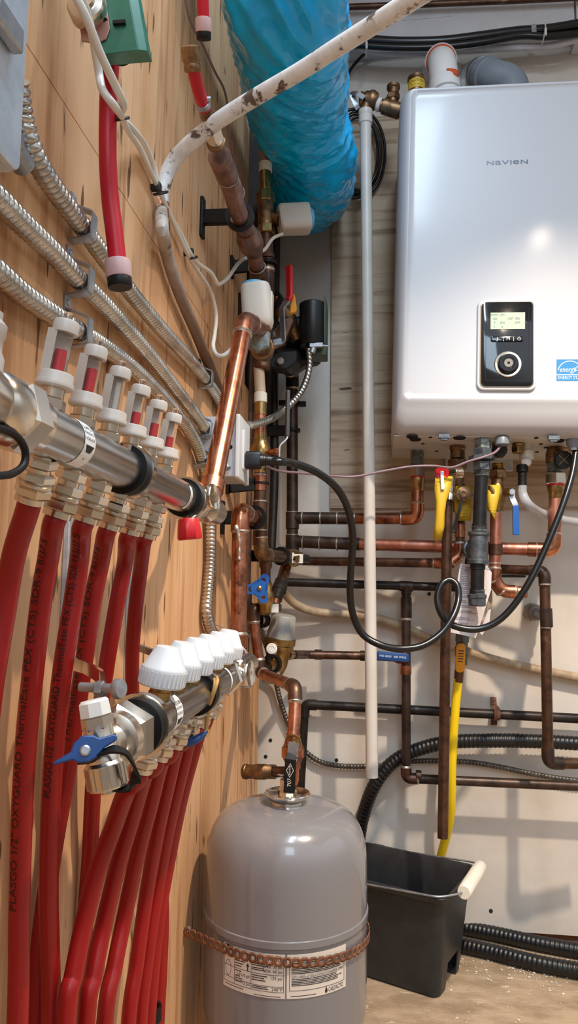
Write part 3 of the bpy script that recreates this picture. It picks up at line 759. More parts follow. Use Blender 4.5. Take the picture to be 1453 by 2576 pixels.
g = G().strip(resamp(P, .002), .007, .0016, V((.35, -.25, 1)))
T.add('lanyard', g, m_rub)
# steel lever of the isolation valve and the one further back
P = fil(A((178, 1668, .575), (215, 1678, .56), (256, 1703, .53), (262, 1738, .515), (264, 1760, .512)), .004)
lv = T.add('lever', G().strip(P, .010, .0032, V((1, .3, 0))), m_chrome)
q = at(297, 1733, .505)
T.add('lever_bolt', G().cyl(q + V((-.03, .004, 0)), q, .0035).lathe(q, (.95, -.3, .1), [(.0070, -.002), (.0075, 0), (.0066, .003), (0, .004)], 18).hexn(q + V((-.018, .003, -.001)), (1, 0, 0), .006, .006), m_steel, parent=lv)
T.add('lever', G().strip(A((352, 1630, .79), (385, 1642, .78), (412, 1652, .77), (430, 1668, .765)), .008, .003, V((1, .2, 0))), m_steel)
# far end
ye = .845
T.add('end_hexagon', G().hexn(V((RX, ye - .012, RZ)), YV, .0225, .014, ph=.2).hexn(V((RX, ye + .003, RZ)), YV, .0212, .008, ph=.7).lathe(V((RX, ye + .01, RZ)), YV, [(.014, 0), (.0165, .003), (.0165, .012), (.0135, .018), (.0135, .045), (.016, .047), (.016, .060), (.014, .062), (.014, .14)], 26), m_hex)
gc2 = at(620, 1695, .87)
k = T.add('thermometer', G().lathe(gc2, (.985, -.17, .05), [(0, -.004), (.0150, -.004), (.0166, -.002), (.0166, .004), (.0158, .0055), (.0146, .0047), (0, .0047)], 30), m_chrome)
T.add('stem', G().tube([V((RX, .90, RZ)), gc2], .0075, 18), m_bronze, parent=k)
q = at(579, 1622, .90)
T.add('valve_handle', G().rbox(q + V((-.006, .004, -.022)), V((1, 0, 0)), V((0, .6, .8)), .014, .045, .004, .007, .002).cyl(q + V((0, .0, -.02)), V((RX, .905, RZ)), .006), m_blue, label='bright blue valve handle')
ok = T.done()
# gold cord with a blue tassel on the fifth outlet
T = Thing('cord_tag', 'gold cord looped over the lower manifold with a dark blue tassel', 'tag')
y5 = .815
c0 = V((RX, y5, RZ)); fr_ = []
P = cr(A((538, 1690, .735), (544, 1703, .715), (546, 1714, .70), (538, 1740, .695), (528, 1770, .70), (522, 1800, .71), (519, 1838, .715)), 8)
Pb = cr(A((531, 1694, .735), (540, 1716, .70), (535, 1745, .697), (525, 1775, .703), (519, 1805, .712), (517, 1838, .715)), 8)
T.add('cord', G().tube(P, .0019, 8).tube(Pb, .0017, 8).torus(at(519, 1843, .714), (1, -1, 0), .0022, .0012, 14, 6), m_grip2)
P = A((521, 1838, .714), (510, 1849, .712), (490, 1862, .708), (466, 1873, .704))
g = G().tube(cr(P, 6), .004, 10, rf=lambda s_, a_: .0012 + .0030 * math.sin(min(1, s_ / .026) * 2.6) * (1 if math.cos(a_) > -2 else 1))
T.add('tassel', g, m_blued)
T.done()
for i, (pts, lab) in enumerate((
    (((318, 1990, -.205), (285, 2080, -.221), (248, 2180, -.233), (212, 2320, -.242), (186, 2450, -.245), (166, 2576, -.246)), 'first red tube of the lower manifold, crossing furthest left in front of the plywood'),
    (((362, 1950, -.203), (330, 2060, -.219), (298, 2170, -.232), (262, 2320, -.244), (236, 2450, -.246), (216, 2576, -.247)), 'second red tube of the lower manifold, under the black lanyard'),
    (((404, 1920, -.202), (376, 2030, -.217), (348, 2140, -.231), (316, 2290, -.246), (288, 2430, -.249), (263, 2576, -.250)), 'third red tube of the lower manifold, with bare plywood to its lower right'),
    (((444, 1880, -.202), (420, 1980, -.215), (396, 2090, -.229), (368, 2250, -.246), (344, 2420, -.251), (323, 2576, -.253)), 'fourth red tube of the lower manifold, with bare plywood to its lower left'),
    (((477, 1860, -.202), (456, 1940, -.213), (430, 2050, -.229), (402, 2200, -.247), (374, 2380, -.254), (353, 2576, -.257)), 'fifth red tube of the lower manifold, partly behind the fourth'),
    (((504, 1836, -.201), (482, 1910, -.212), (454, 2020, -.228), (424, 2170, -.249), (396, 2340, -.257), (374, 2576, -.260)), 'sixth red tube of the lower manifold, last outlet before the gauge'))):
    redtube(ret_out[i], X(*pts), lab, GR)
# slotted rails on the wall behind the tubes and a clamp at the bottom
for yy, lab in ((.655, 'galvanised mounting rail between the second and third red tubes'), (.832, 'galvanised mounting rail behind the fifth and sixth red tubes')):
    T = Thing('mounting_rail', lab, 'mounting rail', 'steel rails carrying the manifolds')
    T.add('rail', G().bx(LW, LW + .006, yy - .014, yy + .014, RZ - .01, SZ + .03), m_boxm, bevel=.001)
    for dz in (-.06, .05): T.add('screw', G().lathe(V((LW + .006, yy, (RZ + SZ) / 2 + dz)), (1, 0, 0), [(.005, 0), (.005, .002), (.002, .0035), (0, .0035)], 14), m_hex)
    T.done()
q = lw(378, 2548, -.272)
T = Thing('tube_clamp', 'black pipe clamp around the rightmost red tubes at the bottom of the plywood', 'clamp')
T.add('band', G().band(q, (0, 0, 1), .0105, .0135, .016), m_rub)
T.add('clip', G().box(q + V((.004, -.014, .004)), (.014, .003, .014)), m_steel, bevel=.0006)
T.done()
# ================================================================ COPPER CONNECTIONS OF THE MANIFOLDS
XB = .0138
# big bright copper pipe from the motorised valve down to the upper manifold
T = Thing('copper_pipe', 'thick bright copper pipe slanting from the white valve head to the upper manifold', 'pipe')
e0 = at(532, 1232, .93); e1 = at(616, 806, 1.10); e2 = at(662, 832, 1.20)
run(T, [e0, e1, e2], .0139, m_copper, m_copmat, .020)
d = (e1 - e0).normalized()
T.add('coupling', G().lathe(e0 - d * .004, d, [(.0139, 0), (.0162, .001), (.0162, .018), (.0139, .0195)], 22), m_copmat)
q = V((SX, .905, SZ)); 
T.add('tee', G().tube(fil([e0 + d * .006, e0 - d * .018, V((SX, .88, SZ))], .014), .0148, 20), m_pink)
T.done()
# second copper pipe
T = Thing('copper_pipe', 'vertical bright copper pipe rising from the lower manifold to an elbow in a black hanger', 'pipe')
e0 = at(599, 1648, 1.235); e1 = at(604, 1286, 1.24); e2 = at(652, 1308, 1.37)
run(T, [V((RX - .02, .99, RZ + .004)), e0, e1, e2], .0141, m_copmat, m_copper, .020, couplings=())
q = at(599, 1612, 1.235)
T.add('solder_band', G().lathe(q - V((0, 0, .006)), (0, 0, 1), [(.0142, 0), (.0152, .001), (.0152, .012), (.0142, .013)], 22), m_solder)
# solder run down the front
g = G(); P = [at(x, y, 1.222) for x, y in ((592, 1322), (600, 1345), (602, 1370), (601, 1400), (602, 1408))]
g.tube(cr(P, 6), .002, 10, rf=lambda s_, a_: (.0036 if s_ < .02 else .0022) * (1 + .3 * math.sin(s_ * 300)) if s_ < .056 else .0032)
T.add('solder_drip', g, m_solder)
T.done()
hanger((556, 1302), at(640, 1302, 1.335), 'black pipe hanger around the elbow of the vertical bright copper pipe', ax=(e2 - e1), R=.0195, h=.064)

# ================================================================ MOTORISED VALVE ON THE SLANTING COPPER
T = Thing('motorised_valve', 'brass valve with grey-white head and blue disc, joined to the big copper elbow', 'valve')
vc = at(655, 868, 1.215); 
run_d = (at(672, 905, 1.30) - at(640, 835, 1.14)).normalized()
up = (at(640, 700, 1.20) - at(650, 840, 1.20)).normalized()
a0 = vc - run_d * .030
g = G().hexn(a0 - run_d * .004, run_d, .0225, .016, ph=.3); g.lathe(a0, run_d, [(.0175, .010), (.0195, .014), (.0195, .040), (.0215, .042), (.0215, .056), (.018, .060), (.0165, .078), (.013, .085)], 24)
T.add('body', g, m_bronze)
T.add('union_nut', G().hexn(a0 - run_d * .006, run_d, .0235, .012, ph=.6), m_teal, label='greenish corroded union nut')
st = vc - run_d * .005
hb = at(650, 822, 1.20); ht = at(637, 722, 1.20)
T.add('neck', G().cyl(st, hb + up * .004, .013), m_bronze)
u, w, _ = basis(up, (0, 1, 0)); Lh = (ht - hb).length
def ell(p, a, b_, n=28): return [p + u * (math.copysign(abs(math.cos(t)) ** .55, math.cos(t)) * a) + w * (math.copysign(abs(math.sin(t)) ** .55, math.sin(t)) * b_) for t in [2 * math.pi * i / n for i in range(n)]]
g = G().ringloft([ell(hb - up * .004, .021, .020), ell(hb, .0235, .0225), ell(hb + up * Lh * .12, .0265, .0250), ell(hb + up * Lh * .9, .0262, .0245), ell(hb + up * Lh * .98, .0255, .0238), ell(hb + up * Lh, .024, .0225)])
k = T.add('valve_head', g, m_act)
T.add('side_cover', G().box(hb + up * Lh * .52 + V((.0262, 0, 0)), (.004, .020, Lh * .62), (V((1, 0, 0)), V((0, 1, 0)), V((0, 0, 1)))), m_act, bevel=.0015, parent=k)
T.add('position_disc', G().lathe(ht - up * .002, up, [(.0215, -.004), (.0215, .006), (.020, .0075), (0, .0075)], 28), m_lblue, parent=k, label='light blue disc')
T.done()

# ================================================================ RIGHT RISER: PLASTIC, BRASS, MOTORISED VALVE, BALL VALVE
RYv = 1.40
T = Thing('water_riser', 'mixed plastic, brass and copper riser near the corner with a black lever valve', 'pipe')
px_ = lambda x, y: at(x, y, RYv)
def seg(nm, pts, prof, m, n=22, par=None):   # stacked profile along a pixel axis; prof in (radius, fraction)
    a, b = px_(*pts[0]), px_(*pts[1]); d = (b - a); L_ = d.length
    return T.add(nm, G().lathe(a, d, [(r, f * L_) for r, f in prof], n), m, parent=par)
T.add('plastic_tube', G().tube(cr([at(640, 230, 1.44), at(655, 300, 1.42), at(662, 350, 1.41), px_(668, 414)], 8), .0112, 16), m_pexgrey)
seg('crimp_ring', ((668, 410), (667, 434)), [(.0112, 0), (.0138, .06), (.0138, .94), (.0112, 1)], m_ringw)
seg('brass_adapter', ((667, 434), (668, 486)), [(.0125, 0), (.0125, .98), (.011, 1)], m_brass)
T.add('hexagon', G().hexn(px_(668, 484), px_(668, 514) - px_(668, 484), .0195, .0235), m_brass)
seg('valve_body', ((668, 508), (670, 572)), [(.0155, 0), (.0172, .15), (.0172, .85), (.0155, 1)], m_bronze)
T.add('hexagon', G().hexn(px_(670, 568), px_(670, 592) - px_(670, 568), .0185, .0195), m_brass)
seg('pipe', ((670, 590), (674, 690)), [(.0125, 0), (.0125, .50), (.0150, .505), (.0150, .62), (.0125, .63), (.0135, .64), (.0135, .80), (.0145, .82), (.0145, .88), (.0135, .9), (.0135, 1)], m_copold)
seg('solder_ring', ((673, 676), (673, 684)), [(.0136, 0), (.0152, .2), (.0152, .8), (.0136, 1)], m_solder)
T.add('lower_pipe', G().tube(cr([px_(674, 690), px_(672, 760), px_(668, 850), px_(664, 915)], 6), .0136, 18), m_dpipe)
seg('union', ((660, 905), (657, 930)), [(.016, 0), (.0175, .2), (.0175, .8), (.014, 1)], m_copold)
T.add('plastic_tube', G().tube([px_(650, 915), px_(655, 996)], .0112, 16), m_clearp)
seg('crimp_ring', ((655, 988), (655, 1014)), [(.0112, 0), (.0132, .06), (.0132, .94), (.0112, 1)], m_ringw)
seg('brass_adapter', ((655, 1012), (655, 1044)), [(.0125, 0), (.0125, 1)], m_brass)
seg('copper_spigot', ((655, 1042), (655, 1094)), [(.0120, 0), (.0120, .9), (.0130, .92), (.0130, 1)], m_copmat)
seg('ball_valve', ((655, 1090), (655, 1192)), [(.0125, 0), (.0125, .16), (.0150, .18), (.0150, .24), (.0195, .34), (.0205, .44), (.0205, .56), (.0185, .66), (.0150, .72), (.0150, .8), (.0125, .82), (.0125, 1)], m_brass)
T.add('stem', G().cyl(px_(662, 1138), at(702, 1136, RYv - .02), .0065).hexn(at(692, 1136, RYv - .015), at(706, 1136, RYv - .02) - at(692, 1136, RYv - .015), .0085, .008), m_copper)
P = fil(A((701, 1150, 1.365), (702, 1122, 1.365), (722, 1104, 1.37), (724, 984, 1.38)), .006)
k = T.add('lever', G().strip(sub(P, .0001, .052), .014, .003, V((1, .3, 0))), m_steel)
T.add('lever_sleeve', G().strip(sub(P, .046, -.0001), .017, .007, V((1, .3, 0))), m_blackp, bevel=.002, parent=k)
C = [px_(655, 1190), px_(652, 1300), px_(657, 1396), at(735, 1403, 1.60)]
run(T, C, .0128, m_copold, m_bronze, .020)
for y0, h_ in ((1196, 40), (1262, 70), (1335, 38)):
    seg('coupling', ((654, y0), (653, y0 + h_)), [(.0128, 0), (.0147, .03), (.0147, .97), (.0128, 1)], m_copmat if y0 == 1196 else m_copold)
    seg('solder_ring', ((654, y0 - 3), (654, y0 + 2)), [(.0128, 0), (.0144, .3), (.0144, .7), (.0128, 1)], m_solder)
T.add('branch_pipe', G().tube(fil([at(668, 1400, 1.43), at(668, 1425, 1.43), at(668, 1520, 1.43)], .01), .0090, 16), m_copold)
a = at(668, 1420, 1.43); T.add('reducer', G().lathe(a, (0, 0, -1), [(.0130, -.018), (.0130, .004), (.0100, .010), (.0100, .030), (.0108, .031), (.0108, .034)], 20), m_copold)
T.done()
hanger((580, 672), at(673, 664, RYv), 'small black hanger ringing the right riser below the head with light blue end', ax=(0, 0, 1), R=.0165, h=.045, th=.007)
hanger((600, 796), at(688, 755, 1.47), 'tall black pipe hanger hidden behind the grey-white valve head', ax=(.4, 1, -.2), R=.0165, h=.10)
hanger((569, 1224), at(655, 1216, RYv), 'thin black wire clip around the right riser below the electrical box', ax=(0, 0, 1), R=.0142, h=.03, th=.004)
hanger((623, 1398), at(707, 1399, 1.535), 'black pipe hanger gripping the elbow behind the blue three-armed handle', ax=(.5, 1, 0), R=.0165, h=.055)

T = Thing('valve_actuator', 'grey-white valve head with light blue end, sticking out sideways below the blue duct', 'valve actuator')
hl, hr = at(700, 553, RYv - .005), at(776, 550, RYv + .014); dx = (hr - hl).normalized(); L_ = (hr - hl).length
u, w, _ = basis(dx, (0, 1, 0))
u = V((0, 0, 1)); u = (u - dx * u.dot(dx)).normalized(); w = dx.cross(u)
def ell2(p, a, b_, n=28): return [p + u * (math.copysign(abs(math.cos(t)) ** .5, math.cos(t)) * a) + w * (math.copysign(abs(math.sin(t)) ** .5, math.sin(t)) * b_) for t in [2 * math.pi * i / n for i in range(n)]]
T.add('head', G().ringloft([ell2(hl, .024, .022), ell2(hl + dx * .004, .0285, .025), ell2(hl + dx * L_ * .9, .0295, .0255), ell2(hl + dx * L_, .0285, .0245)]), m_act)
T.add('end_disc', G().lathe(hr - dx * .001, dx, [(.022, 0), (.022, .006), (.0195, .009), (0, .009)], 26), m_lblue, label='light blue end disc')
T.add('neck', G().cyl(at(676, 543, RYv), hl + dx * .004, .012, .014), m_bronze)
T.done()

# ================================================================ BALL VALVE WITH RED HANDLE, PUMP
T = Thing('ball_valve', 'ball valve with red and yellow lever left of the black pump', 'valve')
a, b_ = at(690, 745, 1.50), at(745, 850, 1.56); d = b_ - a; L_ = d.length
T.add('body', G().lathe(a, d, [(.013, 0), (.016, .1 * L_), (.016, .25 * L_), (.022, .4 * L_), (.022, .6 * L_), (.016, .75 * L_), (.016, L_)], 22), m_bronze)
P = fil(A((688, 862, 1.42), (712, 858, 1.42), (708, 776, 1.415), (729, 748, 1.42), (727, 668, 1.42)), .004)
Sp = plen(P)[-1]
T.add('shank', G().strip(sub(P, .0001, Sp * .62), .013, .0032, V((.6, .8, 0))), m_steel)
T.add('grip', G().strip(sub(P, Sp * .58, Sp - .0001), .0155, .009, V((.6, .8, 0))), m_red, bevel=.003, label='red lever grip')
T.add('yellow_tab', G().prism(A((731, 752, 1.425), (735, 732, 1.425), (741, 742, 1.425), (746, 775, 1.425), (743, 785, 1.425), (728, 789, 1.425)), V((.0, .010, 0))), m_amber, bevel=.002, label='yellow plastic tab')
T.add('stem', G().cyl(at(716, 815, 1.52), at(708, 805, 1.42), .007), m_hex)
T.done()
T = Thing('circulation_pump', 'black circulation pump with dark green back plate between the corner and the boiler', 'pump')
pc = at(786, 812, 1.55)
mt, mb = at(786, 765, 1.55), at(786, 872, 1.55)
T.add('motor', G().lathe(mt, mb - mt, [(0, 0), (.0275, 0), (.0300, .002), (.0300, (mb - mt).length - .002), (.0285, (mb - mt).length)], 36), m_blackp)
g = G(); q = at(819, 820, 1.575)
g.box(q, (.005, .075, .112)); T.add('back_plate', g, m_greend, bevel=.002)
q = at(797, 882, 1.56); T.add('terminal_box', G().box(q + V((-.001, .012, -.004)), (.046, .05, .022)), m_greend, bevel=.002)
q = at(793, 866, 1.53); k = T.add('cable_clamp', G().box(q + V((.002, 0, -.003)), (.030, .012, .010)).cyl(q + V((-.004, 0, -.008)), q + V((-.008, 0, -.020)), .0075), m_steel, bevel=.001)
T.add('clamp_screw', G().cyl(q + V((.014, 0, -.004)), q + V((.028, 0, -.006)), .0035), m_steel, parent=k)
a, b_ = at(690, 880, 1.50), at(775, 800, 1.62)
vol = [at(690, 870, 1.56), at(705, 820, 1.58), at(745, 790, 1.60), at(800, 800, 1.60), at(806, 905, 1.60), at(765, 915, 1.59), at(735, 935, 1.58), at(690, 925, 1.57)]
T.add('volute', G().prism(vol, V((0, .05, 0))), m_iblack, bevel=.012)
fl = [at(676, 868, 1.47), at(690, 880, 1.47), at(712, 868, 1.475), at(738, 806, 1.49), at(735, 795, 1.49), at(714, 800, 1.48), at(680, 835, 1.47)]
T.add('upper_flange', G().prism(fl, V((.004, .014, .002))), m_copold, bevel=.002)
fl = [at(680, 925, 1.50), at(676, 888, 1.50), at(700, 886, 1.50), at(748, 880, 1.52), at(745, 910, 1.52), at(722, 928, 1.51)]
T.add('lower_flange', G().prism(fl, V((.004, .05, .002))), m_iblack, bevel=.003)
for x, y, Y in ((705, 908, 1.497), (686, 841, 1.462)):
    q = at(x, y, Y); d = (CAM - q).normalized(); d = (d + V((-.5, 0, 0))).normalized() if Y < 1.47 else d
    T.add('flange_bolt', G().hexn(q, d, .0085, .007).cyl(q, q + d * .012, .0045), m_steel)
T.done()

# ================================================================ DARK VERTICAL PIPE UNDER THE PUMP
T = Thing('dark_copper_pipe', 'dark copper downpipe from the pump flange to the two pipes crossing the white wall', 'pipe')
C = [at(712, 905, 1.60), at(735, 942, 1.74), at(735, 1404, 1.74)]
run(T, C, .0142, m_dpipe, m_black_pipe, .02)
for y0, y1 in ((1288, 1332), (1345, 1392)):
    a, b_ = at(735, y0, 1.74), at(735, y1, 1.74)
    T.add('tee', G().lathe(a, b_ - a, [(.0142, 0), (.0164, .0015), (.0164, (b_ - a).length - .0015), (.0142, (b_ - a).length)], 22), m_dpipe)
    T.add('solder_ring', G().lathe(a + V((0, 0, .001)), V((0, 0, -1)), [(.0142, 0), (.0158, .001), (.0158, .003), (.0142, .0035)], 22), m_solder)
q = at(735, 1015, 1.74)
k = T.add('clamp', G().band(q, (0, 0, 1), .0145, .0185, .012).box(q + V((-.026, 0, .002)), (.016, .012, .012)).box(q + V((.026, 0, -.002)), (.016, .012, .012)), m_rub)
T.done()
hanger((640, 1085), at(735, 1083, 1.74), 'black bar hanger reaching across to the dark copper downpipe', ax=(0, 0, 1), R=.0165, h=.03, th=.007)
for pts, r, lab in ((((630, 560, 1.60), (630, 905, 1.60), (617, 1540, 1.58), (614, 1640, 1.57)), .0105, 'purplish brown pipe running down the plywood corner behind the right riser'),
                    (((684, 470, 1.72), (686, 900, 1.72), (690, 1180, 1.72), (682, 1390, 1.70)), .0105, 'thin dark pipe in the corner right of the right riser')):
    solo('corner_pipe', G().tube(cr(A(*pts), 8), r, 16), m_brownpipe if r == .0105 and 'purplish' in lab else m_black_pipe, lab, 'pipe')

# ================================================================ LOWER VALVE CLUSTER
T = Thing('ball_valve', 'brass ball valve with bare steel lever end at the foot of the right riser', 'valve')
a, b_ = at(722, 1402, 1.585), at(752, 1405, 1.64)
T.add('body', G().lathe(a, b_ - a, [(.0135, -.004), (.016, 0), (.020, .014), (.020, .034), (.015, .048), (.015, .062)], 22), m_brass)
T.add('stem', G().hexn(at(742, 1406, 1.56), at(752, 1406, 1.55) - at(742, 1406, 1.56), .0085, .012), m_brass)
T.add('lever', G().box(at(748, 1405, 1.555), (.024, .003, .020)).box(at(737, 1395, 1.557), (.004, .008, .008)), m_white, label='pale steel lever end')
T.add('lever_sleeve', G().box(at(767, 1405, 1.60), (.010, .075, .018), (V((1, 0, 0)), V((.06, 1, 0)).normalized(), V((0, 0, 1)))), m_blackp, bevel=.002)
T.done()
T = Thing('drain_branch', 'dark copper branch with a blackened coupling slanting down behind the blue three-armed handle', 'pipe')
C = A((722, 1415, 1.62), (712, 1455, 1.56), (700, 1490, 1.53), (688, 1528, 1.50))
T.add('pipe', G().tube(C, .0105, 16), m_copmat)
T.add('coupling', G().tube(A((719, 1424, 1.61), (708, 1464, 1.55)), .0125, 16), m_copold)
T.add('valve_body', G().lathe(at(708, 1462, 1.553), at(694, 1508, 1.515) - at(708, 1462, 1.553), [(.0115, 0), (.0150, .002), (.0150, .016), (.0165, .018), (.0165, .030), (.0130, .034), (.0130, .056), (.011, .058)], 20), m_black_pipe)
T.done()
T = Thing('stop_valve', 'brass stop valve with blue three-armed handle beside the corner', 'valve')
vb = at(668, 1500, 1.43)
T.add('body', G().lathe(vb + V((0, 0, .03)), (0, 0, -1), [(.010, 0), (.0125, .003), (.0125, .018), (.0165, .024), (.0165, .042), (.0125, .048), (.0125, .062), (.010, .064)], 20), m_brass)
hc = at(652, 1480, 1.375); fw = (CAM - hc + V((.1, 0, 0))).normalized()
T.add('bonnet', G().cyl(vb + V((0, 0, .0)), hc, .008), m_brass)
hx = V((0, 0, 1)).cross(fw).normalized(); hy = fw.cross(hx)
# three-armed handle: star outline with one opening per arm
arms = [math.radians(a) for a in (62, 186, 292)]
def pol(a, r): return hc + hx * (math.cos(a) * r) + hy * (math.sin(a) * r)
out = []
for i, a in enumerate(arms):
    for da, r in ((-.38, .0245), (-.26, .0285), (-.1, .0305), (.1, .0305), (.26, .0285), (.38, .0245)): out.append((a + da, r))
    b_ = arms[(i + 1) % 3] + (2 * math.pi if i == 2 else 0); out.append(((a + b_) / 2 - .25, .0155)); out.append(((a + b_) / 2 + .25, .0155))
g = G()
n = len(out)
# plate with openings: inner hub ring, outer frame, spokes between openings
inner = []
for i, a in enumerate(arms):
    for da in (-.38, -.26, -.1, .1, .26, .38): inner.append((a + da * .5, .0218 if abs(da) < .3 else .0205))
    b_ = arms[(i + 1) % 3] + (2 * math.pi if i == 2 else 0); inner.append(((a + b_) / 2 - .25, .0118)); inner.append(((a + b_) / 2 + .25, .0118))
th_ = .0035
R_ = [[pol(*p) + fw * th_ for p in out], [pol(*p) + fw * th_ for p in inner], [pol(*p) - fw * th_ for p in inner], [pol(*p) - fw * th_ for p in out]]
g.ringloft(R_ + [R_[0]], (False, False))
g.lathe(hc - fw * th_, fw, [(0, 0), (.0165, 0), (.0170, th_), (.0165, th_ * 2), (0, th_ * 2)], 24)
T.add('handle', g, m_blue, label='blue three-armed handle')
T.add('handle_nut', G().lathe(hc + fw * th_, fw, [(.0045, 0), (.0045, .0025), (.0022, .004), (0, .004)], 14), m_brass)
T.done()
T = Thing('feed_pipe', 'copper feed pipe stepping down from the stop valve and forward over the grey tank', 'pipe')
C = [at(672, 1530, 1.47), at(637, 1532, 1.44), at(640, 1572, 1.44), at(655, 1692, 1.44), at(742, 1728, 1.22), at(741, 1800, 1.20), at(737, 1852, 1.19)]
run(T, C, .0105, m_copmat, m_copold, .014)
P = fil(C, .014); S = plen(P)
a = at(655, 1532, 1.455)
T.done()
T = Thing('ball_valve', 'small brass ball valve with steel lever end below the blue three-armed handle', 'valve')
a, b_ = at(652, 1531, 1.45), at(690, 1528, 1.49)
T.add('body', G().lathe(a, b_ - a, [(.0115, 0), (.0130, .003), (.0130, .010), (.0150, .014), (.0150, .026), (.0120, .032), (.0120, .044)], 20), m_brass)
T.add('stem', G().hexn(at(672, 1530, 1.44), (1, -.4, 0), .006, .010), m_brass)
T.add('lever', G().box(at(688, 1530, 1.435), (.020, .003, .017)), m_white, label='pale steel lever end')
T.add('lever_sleeve', G().box(at(699, 1530, 1.46), (.009, .045, .016)), m_blackp, bevel=.002)
T.done()
# pressure reducing valve
T = Thing('pressure_reducing_valve', 'brass pressure reducing valve with grey bonnet and round white plug', 'valve')
a, b_ = at(714, 1546, 1.52), at(690, 1700, 1.53); d = (b_ - a).normalized()
sc_ = (b_ - a).length
T.add('bonnet', G().lathe(a, d, [(0, 0), (.024, .001), (.0265, .004), (.0285, sc_ * .28), (.0295, sc_ * .29), (.0295, sc_ * .36), (.031, sc_ * .38), (.031, sc_ * .40)], 32), m_prv)
k = T.add('body', G().lathe(a, d, [(.030, sc_ * .37), (.0335, sc_ * .38), (.0335, sc_ * .47), (.0310, sc_ * .49), (.0310, sc_ * .54), (.0255, sc_ * .60), (.0235, sc_ * .82), (.0170, sc_ * .96), (.0120, sc_ * 1.02)], 32), m_brass)
T.add('inlet', G().tube(fil([at(690, 1672, 1.53), at(668, 1678, 1.47)], .01), .014, 20), m_brass, parent=k)
T.add('strainer_cup', G().lathe(at(680, 1690, 1.50), (.0, 0.05, -1), [(.017, 0), (.020, .004), (.019, .020), (.014, .023), (0, .023)], 24), m_prv)
q = at(683, 1632, 1.485); f_ = (CAM - q).normalized()
T.add('plug', G().lathe(q - f_ * .004, f_, [(.0115, 0), (.0115, .006), (.010, .0075), (0, .0075)], 26).torus(q + f_ * .0037, f_, .006, .0008, 22, 6), m_white, label='round white plug')
T.add('outlet', G().lathe(at(716, 1645, 1.54), at(740, 1647, 1.62) - at(716, 1645, 1.54), [(.016, 0), (.014, .02), (.0125, .021), (.0125, .045)], 20), m_brass)
T.done()
hanger((612, 1668), at(684, 1670, 1.462), 'black pipe hanger at the inlet of the pressure reducing valve', ax=(.3, 1, 0), R=.0165, h=.055)
hanger((625, 1530), at(660, 1560, 1.52), 'black pipe hanger behind the small ball valve', ax=(.3, 1, 0), R=.013, h=.10)

# ================================================================ ELECTRICAL BOX, PLUG, CORD
T = Thing('outlet_box', 'galvanised electrical box with white cover plate on the plywood', 'electrical box')
xp = LW + .066
a, b_ = lw(600, 1040, xp), lw(598, 1203, xp); c_ = lw(625, 1060, xp)
y0, y1 = a.y, c_.y + .004; zt, zb_ = a.z, b_.z
T.add('box', G().bx(LW, xp - .004, y0 + .004, y1 - .004, zb_ + .003, zt - .003), m_boxm, bevel=.0015)
T.add('cover_plate', G().rbox(V((xp - .004, (y0 + y1) / 2, (zt + zb_) / 2)), V((0, 1, 0)), V((0, 0, 1)), y1 - y0, zt - zb_, .004, .006, .0015), m_wcap)
T.add('receptacle', G().rbox(V((xp + .002, (y0 + y1) / 2, (zt + zb_) / 2)), V((0, 1, 0)), V((0, 0, 1)), .034, .068, .003, .002, .0005), m_wcap)
for dz in (.25, -.25):
    T.add('knockout', G().lathe(V((LW + .052, y0 + .004, (zt + zb_) / 2 + dz * (zt - zb_) * .5 + .012)), (0, -1, 0), [(.004, 0), (.004, .0006), (0, .0006)], 16), m_rub)
T.add('connector', G().torus(V((LW + .028, y0 + .001, zb_ + .045)), (0, 1, .2), .009, .003, 20, 8).cyl(V((LW + .040, y0 - .001, zb_ + .03)), V((LW + .052, y0 - .008, zb_ + .014)), .005), m_steel)
T.done()
yy = (y0 + y1) / 2
pz = at(650, 1158, yy)
P = [V((xp + .006, yy, pz.z)), V((xp + .045, yy, pz.z - .002))]
T = Thing('power_cord', 'black power cord sweeping from the wall outlet into a loop and up to the boiler', 'power cord')
e1 = P[1]
T.add('plug', G().rbox(P[0], V((0, 1, 0)), V((0, 0, 1)), .024, .030, .007, .026, .004).lathe(P[0] + V((.024, 0, 0)), (1, 0, -.03), [(.0115, 0), (.0095, .006), (.0100, .007), (.0090, .009), (.0098, .010), (.0085, .012), (.0092, .013), (.0070, .022)], 20), m_blackp)
C = [e1, e1 + V((.02, 0, -.001))] + A((740, 1166, 1.235), (800, 1190, 1.27), (848, 1230, 1.31), (875, 1282, 1.35), (887, 1350, 1.38), (883, 1420, 1.40), (880, 1490, 1.42), (888, 1548, 1.43), (912, 1596, 1.44), (960, 1624, 1.44), (1010, 1632, 1.45), (1062, 1624, 1.46), (1108, 1594, 1.475), (1138, 1552, 1.49), (1152, 1510, 1.51), (1150, 1475, 1.52), (1132, 1459, 1.525), (1112, 1468, 1.52), (1100, 1496, 1.515), (1104, 1532, 1.51), (1124, 1564, 1.51), (1160, 1580, 1.51), (1206, 1582, 1.51), (1252, 1562, 1.51), (1292, 1522, 1.51), (1330, 1465, 1.51), (1362, 1400, 1.515), (1392, 1330, 1.52), (1418, 1262, 1.53), (1438, 1195, 1.545), (1447, 1140, 1.56), (1449, 1095, 1.57))
T.add('cord', G().tube(cr(C, 8), .0070, 16), m_cord)
T.done()
conduit(A((776, 880, 1.535), (778, 915, 1.53), (772, 950, 1.52), (757, 985, 1.50), (735, 1012, 1.47), (708, 1035, 1.44), (680, 1054, 1.36), (640, 1068, 1.27), (626, 1070, 1.24)), .0075, 'short armoured cable hanging from the pump to the electrical box', pitch=.010, amp=.26, grp=None)
